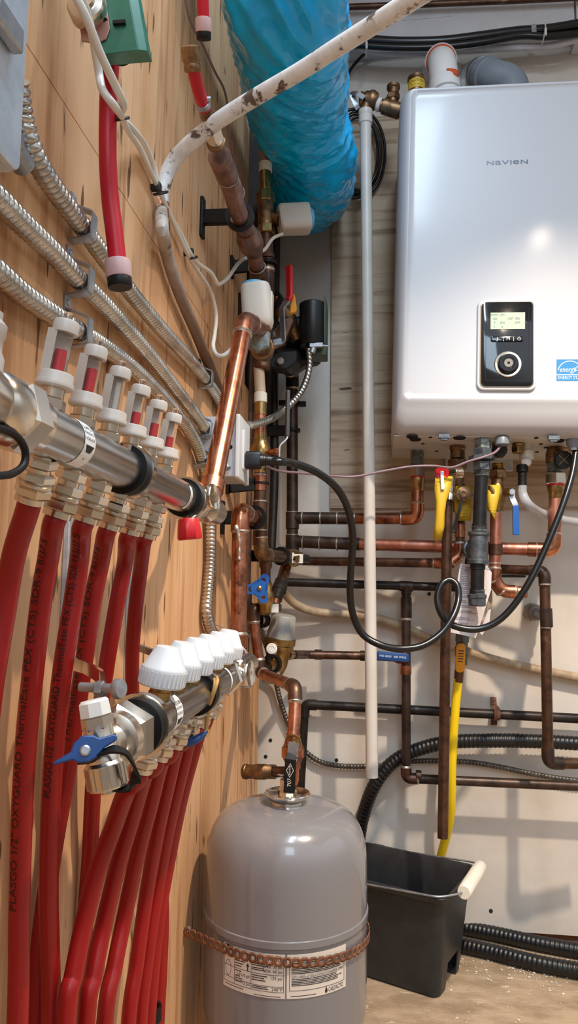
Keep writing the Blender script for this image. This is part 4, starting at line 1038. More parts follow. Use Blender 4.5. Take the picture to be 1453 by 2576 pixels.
# ================================================================ BOILER
YF = 1.49
TL, BL = at(1029, 224, YF), at(1012, 1006, YF)
bw_ = (TL - BL).normalized(); bu = V((bw_.z, 0, -bw_.x)); HB = (TL - BL).length; WB = .435
def bp(u, v, y): return BL + bu * u + bw_ * v + V((0, y - YF, 0))
def bpx(px, py, y=YF):
    q = at(px, py, y) - BL; return q.dot(bu), q.dot(bw_)
def bring(il, ib, it, y, rad, n=6):     # rounded rectangle grown by il sideways, ib downwards, it upwards
    w, h = WB + 2 * il, HB + ib + it; c_ = bp(WB / 2, (HB + it - ib) / 2, y)
    return G().rrect(c_, bu, bw_, w, h, rad, n)
T = Thing('wall_boiler', 'large white wall-hung boiler with black control panel and grey brand lettering', 'boiler')
g = G().ringloft([bring(-.016, -.016, -.016, YF + .0035, .010), bring(-.0075, -.0075, -.0075, YF + .003, .012), bring(-.004, -.004, -.004, YF, .014), bring(0, 0, 0, YF, .015), bring(.004, .005, .003, YF + .003, .018), bring(.009, .020, .006, YF + .008, .02), bring(.014, .045, .009, YF + .018, .024), bring(.018, .060, .011, YF + .032, .024), bring(.0195, .066, .012, YF + .05, .022), bring(.0195, .066, .012, YF + .20, .022)])
T.add('front_cover', g, m_encl)
g = G().ringloft([bring(.017, .064, .010, YF + .203, .02), bring(.017, .064, .010, YF + .322, .02)])
T.add('rear_casing', g, m_encl)
zb0 = (BL - bw_ * .066)
def under(px, py, dz=0):                # point on the underside of the boiler
    d = ray(px, py); o_ = zb0 - bw_ * dz
    return CAM + d * ((o_ - CAM).dot(bw_) / d.dot(bw_))
ubase = T.add('base_plate', G().box(bp(WB / 2, -.0655, YF + .185), (WB + .03, .27, .002), (bu, V((0, 1, 0)), bw_)), m_boil)
for px, py in ((1116, 1098), (1391, 1102)):
    q = under(px, py, .004)
    k = T.add('latch', G().box(q, (.022, .012, .008), (bu, V((0, 1, 0)), bw_)).box(q - bw_ * .005, (.014, .008, .006), (bu, V((0, 1, 0)), bw_)).cyl(q - bu * .012 - bw_ * .004, q + bu * .012 - bw_ * .004, .0015), m_iron)
for px, py, r in ((1036, 1098, .0125), (1044, 1105, .0125), (1155, 1101, .0135), (1404, 1108, .0125)):
    q = under(px, py, .0012); T.add('grommet', G().lathe(q, -bw_, [(0, 0), (r, 0), (r, .001), (r * .86, .003), (0, .001)], 26), m_rub)
g = G()
for px, py in ((1082, 1100), (1063, 1116), (1198, 1106), (1098, 1135), (1348, 1102), (1360, 1117), (1350, 1137), (1372, 1126)):
    g = G(); g.box(under(px, py, .001), (.007, .009, .002), (bu, V((0, 1, 0)), bw_)); T.add('punched_slot', g, m_dark)
# control panel
c0, c1 = bpx(1203, 757), bpx(1345, 980)
uc, vc_, w_, h_ = (c0[0] + c1[0]) / 2, (c0[1] + c1[1]) / 2, c1[0] - c0[0], c0[1] - c1[1]
Nf = V((0, -1, 0))
def fp(u, v, d=0): return bp(u, v, YF + .0035 - d)
k = T.add('control_panel', G().rbox(fp(uc, vc_, -.002), bu, bw_, w_ + .004, h_ + .004, .014, .0095, .003), m_wcap, label='raised white surround')
T.add('chrome_rim', G().rbox(fp(uc, vc_, .006), bu, bw_, w_ - .006, h_ - .006, .012, .0030, .001), m_chrome, parent=k)
T.add('glass_panel', G().rbox(fp(uc, vc_, .0072), bu, bw_, w_ - .0105, h_ - .0105, .0105, .0034, .0008), m_glassb, parent=k, label='black glass panel')
D = .0109
g = G(); R1 = g.rrect(fp(uc, vc_ , D), bu, bw_, w_ * .75, h_ * .82, .003); R2 = g.rrect(fp(uc, vc_, D), bu, bw_, w_ * .74, h_ * .812, .003)
g.ringloft([R1, R2], (False, False)); T.add('panel_seam', g, m_dark, parent=k)
s0, s1 = bpx(1232, 790), bpx(1318, 831)
us, vs_ = (s0[0] + s1[0]) / 2, (s0[1] + s1[1]) / 2; ws, hs = s1[0] - s0[0], s0[1] - s1[1]
T.add('screen', G().box(fp(us, vs_, D), (ws, .0008, hs), (bu, V((0, 1, 0)), bw_)), m_lcd, parent=k, label='pale green screen')
g = G()
for row, items in enumerate((('DHW', 'CH'), ('120', '', '140F', '78%'), ('F', 'ON', '', 'OFF', '12'), ('1', '2'))):
    for j, t in enumerate(items):
        if t: text(g, t, .0062, lambda u, v, j=j, row=row: fp(us - ws * .38 + j * ws * .22 + u, vs_ + hs * .36 - row * hs * .24 + v, D + .0007))
T.add('screen_readout', g, m_lcdink, parent=k)
b0 = bpx(1273, 856)
T.add('button_bar', G().rbox(fp(b0[0], b0[1], .0098), bu, bw_, .066, .012, .004, .003, .001), m_glassb, parent=k)
g = G(); 
for du, t in ((-.020, 'J'), (-.008, '|'), (.002, 'M'), (.013, '|')): text(g, t, .010, lambda u, v, du=du: fp(b0[0] + du + u, b0[1] + v, .0131))
a_ = fp(b0[0] + .024, b0[1], .0131)
for i in range(14):
    t0, t1 = math.radians(120 + i * 300 / 14 + 0), math.radians(120 + (i + 1) * 300 / 14); b = len(g.v)
    g.v += [a_ + (bu * math.cos(t) + bw_ * math.sin(t)) * r for t, r in ((t0, .0036), (t1, .0036), (t1, .0029), (t0, .0029))]; g.face((b, b + 1, b + 2, b + 3))
b = len(g.v); g.v += [a_ + bu * x + bw_ * y for x, y in ((-.0004, 0), (.0004, 0), (.0004, .0045), (-.0004, .0045))]; g.face((b, b + 1, b + 2, b + 3))
T.add('button_symbols', g, m_paperw, parent=k)
d0 = bpx(1275, 919); q = fp(d0[0], d0[1], .0098)
T.add('dial_ring', G().lathe(q, Nf, [(.0275, 0), (.0275, .0022), (.0262, .0032), (.0220, .0028), (.0205, .0012)], 40), m_hex, parent=k)
T.add('dial', G().lathe(q, Nf, [(.0205, 0), (.0200, .010), (.0180, .0125), (.0125, .0125), (.0115, .0110), (0, .0110)], 40), m_glassb, parent=k)
g = G(); q2 = q + Nf * .0112
for i in range(24):
    t = 2 * math.pi * i / 24; e = bu * math.cos(t) + bw_ * math.sin(t); n_ = bu * -math.sin(t) + bw_ * math.cos(t); b = len(g.v)
    g.v += [q2 + e * .003 - n_ * .0002, q2 + e * .009 - n_ * .0005, q2 + e * .009 + n_ * .0005, q2 + e * .003 + n_ * .0002]; g.face((b, b + 1, b + 2, b + 3))
T.add('dial_grooves', g, m_grey, parent=k)
# lettering in the maker's rounded style
l0, l1 = bpx(1224, 413), bpx(1328, 399); g = G()
LH = l1[1] - l0[1]; LWd = l1[0] - l0[0]
for ch, f0, f1 in (('N', 0, .175), ('a', .205, .355), ('V', .365, .545), ('I', .572, .605), ('e', .632, .790), ('N', .825, 1)):
    vs, fs = glyphs(ch, 1, bold=.012); x0, x1 = min(v.x for v in vs), max(v.x for v in vs); y0, y1 = min(v.y for v in vs), max(v.y for v in vs); b = len(g.v)
    g.v += [fp(l0[0] + LWd * (f0 + (f1 - f0) * (v.x - x0) / (x1 - x0)), l0[1] + LH * (v.y - y0) / (y1 - y0), .0004) for v in vs]
    for f in fs: g.face(tuple(b + i for i in f))
T.add('brand_lettering', g, m_logo)
# energy label
e0, e1 = bpx(1400, 903), bpx(1468, 957); ue, ve = (e0[0] + e1[0]) / 2, (e0[1] + e1[1]) / 2; we, he = e1[0] - e0[0], e0[1] - e1[1]
k = T.add('energy_sticker', G().box(fp(ue, ve, .0002), (we, .0006, he), (bu, V((0, 1, 0)), bw_)), m_es, label='blue square sticker')
g = G(); text(g, 'ENERGY STAR', .0095, lambda u, v: fp(ue + u, ve - he * .36 + v, .0008), width=we * .9)
text(g, 'energy', .0150, lambda u, v: fp(ue - we * .10 + u, ve + he * .02 + v, .0008), shear=.35, width=we * .62)
b = len(g.v); g.v += [fp(ue + x * we / 2, ve + y, .0007) for x, y in ((-1, -he * .20), (1, -he * .20), (1, -he * .235), (-1, -he * .235))]; g.face((b, b + 1, b + 2, b + 3))
for i in range(20):
    t0, t1 = math.radians(8 + i * 164 / 20), math.radians(8 + (i + 1) * 164 / 20); b = len(g.v)
    g.v += [fp(ue + math.cos(t) * we * .46 * r, ve - he * .08 + math.sin(t) * he * .52 * r, .0008) for t, r in ((t0, 1), (t1, 1), (t1, .93), (t0, .93))]; g.face((b, b + 1, b + 2, b + 3))
so, si = [], []
for i in range(10):
    t = math.radians(90 + 36 * i); r = .0075 if i % 2 == 0 else .0032
    so.append((math.cos(t) * r, math.sin(t) * r)); si.append((math.cos(t) * r * .72, math.sin(t) * r * .72))
b = len(g.v); g.v += [fp(ue + we * .27 + x, ve + he * .06 + y, .0008) for x, y in so + si]
for i in range(10): g.face((b + i, b + (i + 1) % 10, b + 10 + (i + 1) % 10, b + 10 + i))
T.add('sticker_print', g, m_paperw, parent=k)
for p_ in T.p: pass
T.done()

# ================================================================ VENTS AND FITTINGS ABOVE / BESIDE THE BOILER
YB_ = 1.66
T = Thing('vent_pipe', 'white plastic vent elbow with orange ring and small red sticker above the boiler', 'vent pipe')
P = [at(1122, 240, 1.60), at(1116, 186, 1.605), at(1104, 152, 1.72), at(1104, 150, 1.829)]
P = fil([at(1122, 250, 1.60), at(1112, 158, 1.61), at(1104, 150, 1.828)], .05, 12)
T.add('elbow', G().tube(P, .0335, 28), m_wvent)
k = T.add('socket', G().lathe(at(1120, 238, 1.60), P[1] - P[0], [(.0335, 0), (.0368, .002), (.0368, .030), (.0345, .034)], 30), m_wvent)
S = plen(P); q = psample(P, S, S[-1] * .55); dn = (psample(P, S, S[-1] * .58) - psample(P, S, S[-1] * .52)).normalized()
T.add('seal_ring', G().band(q, dn, .033, .0372, .006, 32), m_orange, label='orange ring')
T.add('collar', G().band(q + dn * .010, dn, .033, .040, .012, 32), m_wvent)
q = at(1121, 202, 1.566); 
T.add('sticker', G().ringloft([[at(1121, 210, 1.605) + V((math.sin(a) * .0372, -math.cos(a) * .0372, z)) for a in [(-.05 + .14 * i) for i in range(7)]] for z in (-.006, .010)], close=False), m_orange, label='red sticker', solid=.0004)
T.done()
T = Thing('vent_pipe', 'grey plastic vent elbow running from the boiler top into the wall', 'vent pipe')
P = fil([at(1292, 262, 1.62), at(1290, 205, 1.625), at(1222, 190, 1.64), at(1206, 182, 1.828)], .034, 10)
T.add('elbow', G().tube(P, .0365, 28), m_gelb)
S = plen(P)
for f_ in (.36, .62):
    q = psample(P, S, S[-1] * f_); dn = (psample(P, S, S[-1] * f_ + .004) - q).normalized(); T.add('socket', G().lathe(q - dn * .016, dn, [(.0365, 0), (.0395, .002), (.0395, .030), (.0365, .032)], 30), m_gelb)
T.done()
solo('wall_rosette', G().lathe(at(1218, 196, 1.829), (0, -1, 0), [(.064, 0), (.064, .003), (.060, .006), (.030, .007)], 44), m_wvent, 'round white wall plate behind the grey vent elbow', 'wall plate')
solo('wall_rosette', G().lathe(at(1110, 172, 1.829), (0, -1, 0), [(.052, 0), (.052, .003), (.048, .005), (.030, .006)], 44), m_wvent, 'round white wall plate behind the white vent elbow', 'wall plate')
T = Thing('air_vent_cap', 'brass capped air vent with yellow caution band on the boiler top', 'air vent')
a = at(1047, 236, 1.56)
T.add('body', G().lathe(a, (0, 0, 1), [(.0185, 0), (.0185, .030), (.0205, .032), (.0205, .038), (.017, .041), (0, .0415)], 28), m_bronze)
g = G().lathe(a, (0, 0, 1), [(.0189, .005), (.0191, .006), (.0191, .026), (.0189, .027)], 28, caps=(False, False)); g.mat(1)
text(g, 'CAUTION', .0085, lambda u, v: a + V((.0194 * math.sin(u / .0194), -.0194 * math.cos(u / .0194), .020 + v)))
text(g, 'Do not remove', .0045, lambda u, v: a + V((.0194 * math.sin(u / .0194), -.0194 * math.cos(u / .0194), .011 + v)))
T.add('warning_band', g, [m_yel, m_ink2], label='yellow caution band')
T.done()
T = Thing('relief_valve', 'bronze relief valve with small lever at the upper left side of the boiler', 'valve')
Yr = 1.62
c_ = at(925, 255, Yr)
T.add('pipe', G().tube(fil([at(1012, 282, Yr), at(962, 266, Yr), c_], .01), .0140, 20).lathe(at(962, 266, Yr), at(1006, 280, Yr) - at(962, 266, Yr), [(.014, 0), (.0185, .002), (.0185, .045)], 24), m_bronze)
T.add('thread_tape', G().lathe(at(948, 262, Yr), at(958, 265, Yr) - at(948, 262, Yr), [(.0145, 0), (.0158, .002), (.0158, .009), (.0145, .010)], 20), m_wvent)
T.add('tee_neck', G().tube([at(985, 272, Yr), at(989, 238, Yr)], .012, 18).hexn(at(988, 252, Yr), (0, 0, 1), .0165, .014).lathe(at(989, 240, Yr), (0, 0, 1), [(.010, 0), (.013, .002), (.013, .014), (.016, .017), (.016, .024), (.012, .027)], 20), m_bronze)
T.add('body', G().lathe(at(905, 252, Yr), (1, 0, -.1), [(.004, -.003), (.0165, 0), (.0185, .002), (.0185, .007), (.0165, .010), (.0205, .014), (.0205, .022), (.0225, .026), (.0225, .034), (.016, .044)], 28).cyl(c_ + V((-.004, 0, 0)), at(918, 284, Yr), .0145), m_bronze)
T.add('lever', G().strip(fil(A((916, 246, Yr - .022), (896, 234, Yr - .02), (884, 236, Yr - .01), (895, 264, Yr - .005), (900, 274, Yr)), .004), .012, .0015, V((0, 1, 0))), m_steel)
T.done()
T = Thing('drain_pipe', 'long white plastic drain pipe hanging from the bronze relief valve in front of the wall', 'pipe')
a, b_ = at(919, 296, 1.62), at(935, 1955, 1.64)
d = (b_ - a).normalized()
T.add('pipe', G().ringloft([[a + (b_ - a) * f_ + V((math.cos(t) * r, math.sin(t) * r, 0)) for t in [2 * math.pi * i / 24 for i in range(24)]] for f_, r in ((0, .0135), (1, .0135), (1, .0105), (.97, .0105))], caps=(True, False)), m_pvc)
T.add('socket', G().lathe(a - d * .018, d, [(.0135, 0), (.0168, .001), (.0168, .013), (.0155, .015), (.0162, .017), (.0162, .034), (.0138, .036)], 26), m_pvc)
T.done()

# ================================================================ PIPES UNDER THE BOILER
def union(T, c_, rn=.0205, hn=.024, thread=.03, rt=.0165, m=m_hex, gasket=True, top=None):
    """threaded spigot, hexagon union nut, red gasket and brass tail, hanging from point c_"""
    D_ = V((0, 0, -1))
    T.add('spigot', G().cyl(V((c_.x, c_.y, top if top else c_.z + .03)), c_, rt * .92).thread(c_, D_, rt, thread, .003, 20), m_teal if m is m_hex else m_bronze)
    T.add('union_nut', G().hexn(c_ + D_ * thread, D_, rn, hn, ph=.15), m)
    z = c_ + D_ * (thread + hn)
    if gasket: T.add('gasket', G().lathe(z, D_, [(rn * .86, 0), (rn * .86, .003)], 22), m_red)
    T.add('tail', G().lathe(z, D_, [(.0175, .003), (.0175, .014), (.0155, .018), (.0155, .030), (.0140, .032)], 22), m_brass)
    return z
ztop = zb0.z + .001
# 1 far left
T = Thing('copper_pipe', 'bright copper pipe leaving the leftmost boiler union and turning left along the wall', 'pipe')
Y1 = 1.70; c_ = at(1049, 1140, Y1)
z = union(T, c_, top=under(1049, 1120).z, hn=.026, thread=.032)
el = at(1048, 1304, Y1); le = at(888, 1304, 1.735)
run(T, [z + V((0, 0, -.02)), el, le], .0142, m_copmat, m_copper, .02)
q = at(900, 1304, Y1 + .03); 
lf = at(742, 1303, 1.74)
T.add('dark_section', G().tube([le, lf], .0150, 18), m_dpipe)
for x in (762, 808, 850, 893):
    q = le.lerp(lf, (888 - x) / 146); dn = (lf - le).normalized(); T.add('solder_ring', G().lathe(q, dn, [(.0150, 0), (.0162, .001), (.0162, .003), (.0150, .004)], 18, caps=(False, False)), m_solder)
T.done()
T = Thing('pipe_clip', 'round black clip on the upper of the two pipes crossing the white wall', 'pipe clip')
q = at(882, 1304, 1.737)
T.add('ring', G().band(q, (1, 0, 0), .0152, .0195, .008), m_rub); T.add('stem', G().bx(q.x - .005, q.x + .005, q.y + .0165, BW - .0005, q.z - .005, q.z + .005), m_rub); T.done()
# 7 right
T = Thing('copper_pipe', 'bright copper pipe from the rightmost boiler union running left along the wall behind the others', 'pipe')
Y7 = 1.64; c_ = at(1395, 1168, Y7)
z = union(T, c_, rn=.0235, hn=.026, thread=.020, rt=.018)
el = at(1392, 1384, Y7); le = at(905, 1369, 1.72)
run(T, [z + V((0, 0, -.02)), el, le], .0142, m_pink, m_copper, .02)
lf = at(742, 1362, 1.74)
T.add('dark_section', G().tube([le, lf], .0152, 18), m_dpipe)
dn = (lf - le).normalized()
for x in (764, 806, 850, 945): q = at(x, 1364 + (x - 742) * .042, 1.738 - (x - 742) * .00012); T.add('solder_ring', G().lathe(q, dn, [(.0140, 0), (.0162, .001), (.0162, .003), (.0140, .004)], 18, caps=(False, False)), m_solder)
dn = (el - le).normalized(); q = el - dn * .055; T.add('coupling', G().lathe(q, dn, [(.0142, 0), (.0162, .001), (.0162, .022), (.0142, .023)], 20), m_copmat)
bt = under(1402, 1135)
a = at(1398, 1132, Y7 - .002)
T.add('elbow_body', G().lathe(c_ + V((0, 0, .002)), (0, 0, 1), [(.0185, 0), (.0195, .002), (.0195, .024), (.016, .034)], 24).tube(fil([at(1390, 1150, Y7), at(1396, 1124, Y7), at(1440, 1118, Y7 + .02)], .015), .0165, 20).tube(fil([at(1398, 1140, Y7), at(1415, 1152, Y7 - .035)], .01), .0135, 20).cyl(at(1402, 1130, Y7), at(1402, 1105, Y7), .012), m_bronze)
q = at(1417, 1157, Y7 - .04); f_ = (CAM + V((.25, 0, .1)) - q).normalized(); u, w, _ = basis(f_)
g = G().lathe(q - f_ * .012, f_, [(.0165, 0), (.0195, .001), (.0195, .013), (.017, .0155), (0, .0155)], 28)
for j in range(16):
    t = 2 * math.pi * j / 16; n_ = u * math.cos(t) + w * math.sin(t); g.box(q - f_ * .005 + n_ * .0195, (.002, .004, .012), (n_, f_.cross(n_), f_))
k = T.add('ribbed_cap', g, m_blackp, label='ribbed black cap')
T.add('cap_cross', G().box(q + f_ * .0037, (.028, .0015, .001), ((u + w).normalized(), (w - u).normalized(), f_)).box(q + f_ * .0037, (.028, .0015, .001), ((u - w).normalized(), (w + u).normalized(), f_)), m_brass, parent=k)
T.done()
# 2 second
T = Thing('copper_pipe', 'copper pipe with service valve behind the leftmost short yellow tag', 'pipe')
Y2 = 1.64; c_ = at(1150, 1135, Y2)
T.add('spigot', G().cyl(V((c_.x, c_.y, under(1150, 1122).z)), c_, .0145).lathe(c_ + V((0, 0, .014)), (0, 0, -1), [(.016, 0), (.018, .003), (.018, .010), (.016, .012), (.0165, .030)], 22), m_bronze)
T.add('union_nut', G().hexn(at(1150, 1156, Y2), (0, 0, -1), .0225, .022, ph=.3), m_bronze)
a = at(1151, 1178, Y2)
T.add('valve_body', G().lathe(a, (0, 0, -1), [(.016, 0), (.014, .01), (.014, .035), (.017, .04), (.017, .075), (.012, .08), (.012, .1)], 20), m_bronze)
q = at(1165, 1243, Y2 - .045); f_ = (CAM + V((.1, 0, .15)) - q).normalized()
k = T.add('drain_cap', G().cyl(at(1152, 1236, Y2), q, .011).lathe(q - f_ * .006, f_, [(.0165, 0), (.0170, .003), (.0160, .008), (.0090, .009), (.0090, .012), (.0060, .0125), (.0060, .010), (0, .010)], 28), m_bronze)
T.add('cap_strap', G().strip(cr(A((1160, 1258, Y2 - .05), (1153, 1290, Y2 - .05), (1143, 1322, Y2 - .048), (1138, 1334, Y2 - .048)), 6), .007, .0015, V((0, 1, 0))).torus(at(1141, 1333, Y2 - .048), (0, 1, 0), .0055, .0015, 18, 6), m_rub, parent=k)
run(T, [at(1157, 1290, Y2), at(1157, 1396, Y2), at(1130, 1417, Y2), at(1120, 1417, Y2 + .02), at(760, 1411, 1.76)], .0108, m_copold, m_copmat, .014)
T.add('coupling', G().lathe(at(1157, 1318, Y2), (0, 0, -1), [(.0108, 0), (.0128, .001), (.0128, .03), (.0108, .031)], 18), m_copmat)
T.done()
# 3 relief valve with the long tag and the discharge pipe
T = Thing('relief_valve', 'relief valve with red disc, steel lever and long copper discharge pipe ending above the bucket', 'valve')
Y3 = 1.58; q = at(1111, 1190, Y3 - .035); f_ = (CAM + V((.1, 0, .1)) - q).normalized(); u, w, _ = basis(f_)
T.add('red_disc', G().lathe(q - f_ * .006, f_, [(.0125, 0), (.0150, .002), (.0150, .005), (.0135, .0065), (.0120, .0058), (0, .0058)], 32), m_red, label='red disc')
T.add('test_lever', G().strip(fil([q + f_ * .004 + V((0, 0, .004)), q + f_ * .006 - V((0, 0, .012)), q + f_ * .010 - V((-.001, 0, .036))], .004), .0065, .0018, f_), m_steel)
T.add('body', G().cyl(q - f_ * .006, at(1140, 1188, Y3), .0115).cyl(at(1120, 1190, Y3), at(1160, 1190, Y3 + .012), .012).thread(at(1140, 1190, Y3), at(1166, 1190, Y3 + .01) - at(1140, 1190, Y3), .0140, .020, .003), m_hex)
T.add('outlet_adapter', G().lathe(at(1135, 1190, Y3), at(1128, 1262, Y3) - at(1135, 1190, Y3), [(.011, 0), (.0095, .02), (.0095, .03), (.0115, .031), (.0115, .042), (.010, .043), (.0125, .048), (.0125, .060)], 20), m_hex)
a, b_ = at(1125, 1250, Y3 + .01), at(1113, 2108, Y3 + .03)
T.add('discharge_pipe', G().ringloft([[a + (b_ - a) * f2 + V((math.cos(t) * r, math.sin(t) * r, 0)) for t in [2 * math.pi * i / 24 for i in range(24)]] for f2, r in ((0, .0112), (1, .0112), (1, .0098), (.985, .0098))], caps=(True, False)), m_copold)
T.done()
def hang_tag(name, px, Y, lab, curl, lines):
    """paper or plastic tag: quad strip through left/right pixel edges, slightly curled"""
    g = G(); R_ = []
    for i, (xl, xr_, y) in enumerate(px):
        Yi = Y + curl * math.sin(i / (len(px) - 1) * math.pi)
        R_.append([at(xl + (xr_ - xl) * j / 4, y, Yi - .004 * math.sin(j / 4 * math.pi)) for j in range(5)])
    T = Thing(name, lab, 'tag', 'yellow tags hanging under the boiler')
    T.add('sheet', g.ringloft(R_, close=False), m_yel, solid=.0006)
    g = G()
    for a in lines:
        p, q2, r2 = a
        n = 16
        L = p; 
        tl, tr, ht = at(p[0], p[1], Y - .0068), at(q2[0], q2[1], Y - .0068), r2
        X = (tr - tl); wd = X.length; X.normalize(); Z = V((0, -1, 0)).cross(X) * -1
        text(g, 'WARNING DO NOT REMOVE THIS TAG INSTRUCTIONS'[:int(wd / ht * 1.7)], ht, lambda u, v: tl.lerp(tr, .5) + X * u + V((0, 0, v)))
    if lines: T.add('print', g, m_ink2)
    T.done()
hang_tag('warning_tag', [(1094, 1138, 1198), (1092, 1132, 1230), (1096, 1122, 1262), (1095, 1118, 1290), (1092, 1117, 1325), (1089, 1110, 1358)], Y3 - .03, 'long curling yellow tag hanging from the red relief valve disc', -.01, [((1096, y), (1122 - (y - 1210) * .08, y), .0035) for y in range(1212, 1340, 9)])
hang_tag('warning_tag', [(1140, 1184, 1223), (1142, 1185, 1255), (1143, 1185, 1280), (1150, 1184, 1310)], Y2 - .02, 'short yellow tag behind the brass drain cap and its black strap', -.004, [((1154, y), (1180, y), .003) for y in range(1268, 1304, 8)])
# 4 gas line
T = Thing('gas_pipe', 'black iron gas pipe with tee and capped drip leg below the boiler centre', 'pipe')
Y4 = 1.56
gx = lambda x, y: at(x, y, Y4)
T.add('top_hexagon', G().cyl(V((gx(1213, 1120).x, Y4, under(1213, 1105).z)), gx(1213, 1130), .014).hexn(gx(1213, 1104), (0, 0, -1), .0180, .024), m_teal)
T.add('union', G().hexn(gx(1212, 1128), (0, 0, -1), .021, .018, ph=.1).lathe(gx(1211, 1146), (0, 0, -1), [(.022, 0), (.0275, .002), (.0275, .010), (.020, .012)], 8).hexn(gx(1211, 1160), (0, 0, -1), .019, .022, ph=.3), m_iron)
T.add('nipple', G().lathe(gx(1211, 1180), gx(1205, 1330) - gx(1211, 1180), [(.0160, 0), (.0160, .012), (.0142, .013), (.0142, .118), (.0160, .119), (.0160, .13)], 24), m_iblack)
T.add('sealant', G().thread(gx(1211, 1184), (0, 0, -1), .0166, .012, .003).thread(gx(1205, 1322), (0, 0, -1), .0166, .012, .003), m_teal)
t0, t1 = gx(1204, 1338), gx(1202, 1418)
T.add('tee', G().lathe(t0, t1 - t0, [(.0165, 0), (.0225, .001), (.0225, .007), (.0195, .010), (.0195, .058), (.0225, .061), (.0225, .068), (.0165, .069)], 28).lathe(gx(1202, 1380), V((-.35, 1, 0)), [(.018, 0), (.018, .022), (.0215, .024), (.0215, .032), (.016, .033)], 24), m_iron)
T.add('branch', G().tube(fil([gx(1202, 1380), at(1190, 1382, 1.62), at(1184, 1402, 1.69), at(1172, 1590, 1.70)], .012), .0135, 18), m_iblack)
T.add('drip_leg', G().lathe(gx(1201, 1420), gx(1199, 1500) - gx(1201, 1420), [(.0160, 0), (.0160, .010), (.0142, .011), (.0142, .052), (.0158, .053), (.0158, .068)], 24), m_iblack)
T.add('sealant', G().thread(gx(1200, 1482), (0, 0, -1), .0164, .011, .003), m_teal)
cp = gx(1199, 1494)
g = G().lathe(cp, (0, 0, -1), [(.0170, 0), (.0200, .002), (.0200, .008), (.0180, .010), (.0180, .024), (.016, .026), (0, .026)], 8)
T.add('cap', g, m_iron)
T.done()
# 5 with blue lever
T = Thing('copper_pipe', 'copper pipe with flexible connector and blue lever valve, ending in a short capped stub', 'pipe')
Y5 = 1.615
c5 = lambda x, y, dy=0: at(x, y, Y5 + dy)
q = c5(1256, 1132, -.03); f_ = (CAM + V((.2, 0, .1)) - q).normalized(); u, w, _ = basis(f_)
g = G().lathe(q - f_ * .010, f_, [(.0135, 0), (.0155, .001), (.0155, .012), (.013, .014), (0, .014)], 24)
for j in range(14):
    t = 2 * math.pi * j / 14; n_ = u * math.cos(t) + w * math.sin(t); g.box(q - f_ * .004 + n_ * .0155, (.002, .004, .012), (n_, f_.cross(n_), f_))
T.add('ribbed_cap', g, m_blackp, label='ribbed black cap')
T.add('spigot', G().cyl(V((c5(1252, 1140).x, Y5, under(1252, 1112).z)), c5(1252, 1150), .013).cyl(c5(1252, 1135), q - f_ * .008, .011), m_bronze)
T.add('braided_ring', G().thread(c5(1252, 1166), (0, 0, -1), .0150, .016, .004), m_brass)
T.add('union_nut', G().hexn(c5(1251, 1182), (0, 0, -1), .0205, .020, ph=.2).cyl(c5(1251, 1198), c5(1250, 1225), .0135), m_bronze)
T.add('valve_body', G().lathe(c5(1249, 1218), (0, 0, -1), [(.0135, 0), (.017, .008), (.019, .020), (.019, .036), (.015, .048), (.0135, .060)], 22).tube([c5(1249, 1240), c5(1288, 1238, -.02)], .0095, 16), m_brass)
T.add('hose_bib', G().lathe(c5(1232, 1240, -.02), V((-.6, -1, 0)), [(.010, -.02), (.012, 0), (.0165, .003), (.0165, .016), (.012, .018)], 20), m_brass)
T.add('stem', G().hexn(c5(1280, 1238, -.018), V((1, -.3, 0)), .0085, .010), m_steel)
P = fil([c5(1288, 1232, -.03), c5(1287, 1252, -.03), c5(1296, 1270, -.032), c5(1297, 1346, -.032)], .006); Sp = plen(P)[-1]
k = T.add('lever', G().strip(sub(P, .0001, Sp * .5), .0115, .003, V((0, 1, 0))).hexn(c5(1286, 1239, -.034), V((0, -1, 0)), .0065, .006), m_steel)
T.add('lever_sleeve', G().strip(sub(P, Sp * .36, Sp - .0001), .0130, .0065, V((0, 1, 0))), m_blue, bevel=.003, parent=k, label='bright blue lever sleeve')
run(T, [c5(1247, 1290), c5(1245, 1388), c5(1243, 1462), c5(1262, 1487), c5(1324, 1490)], .0125, m_pink, m_copmat, .014)
T.add('tee', G().lathe(c5(1246, 1368), (0, 0, -1), [(.0125, 0), (.0150, .001), (.0150, .024), (.0125, .025)], 20), m_copold)
for y in (1415, 1440): T.add('solder_ring', G().lathe(c5(1244, y), (0, 0, -1), [(.0125, 0), (.0140, .001), (.0140, .003), (.0125, .004)], 18), m_solder)
a, b_ = c5(1280, 1489), c5(1296, 1490)
T.add('coupling', G().lathe(a, b_ - a, [(.0125, 0), (.0142, .001), (.0142, .012), (.0125, .013)], 18), m_copper)
T.done()
hang_tag('warning_tag', [(1226, 1258, 1220), (1225, 1254, 1255), (1226, 1248, 1282), (1245, 1247, 1308)], Y5 - .035, 'pointed yellow tag between the black gas pipe and the blue lever', -.004, [((1231, y), (1244, y), .003) for y in range(1268, 1296, 8)])
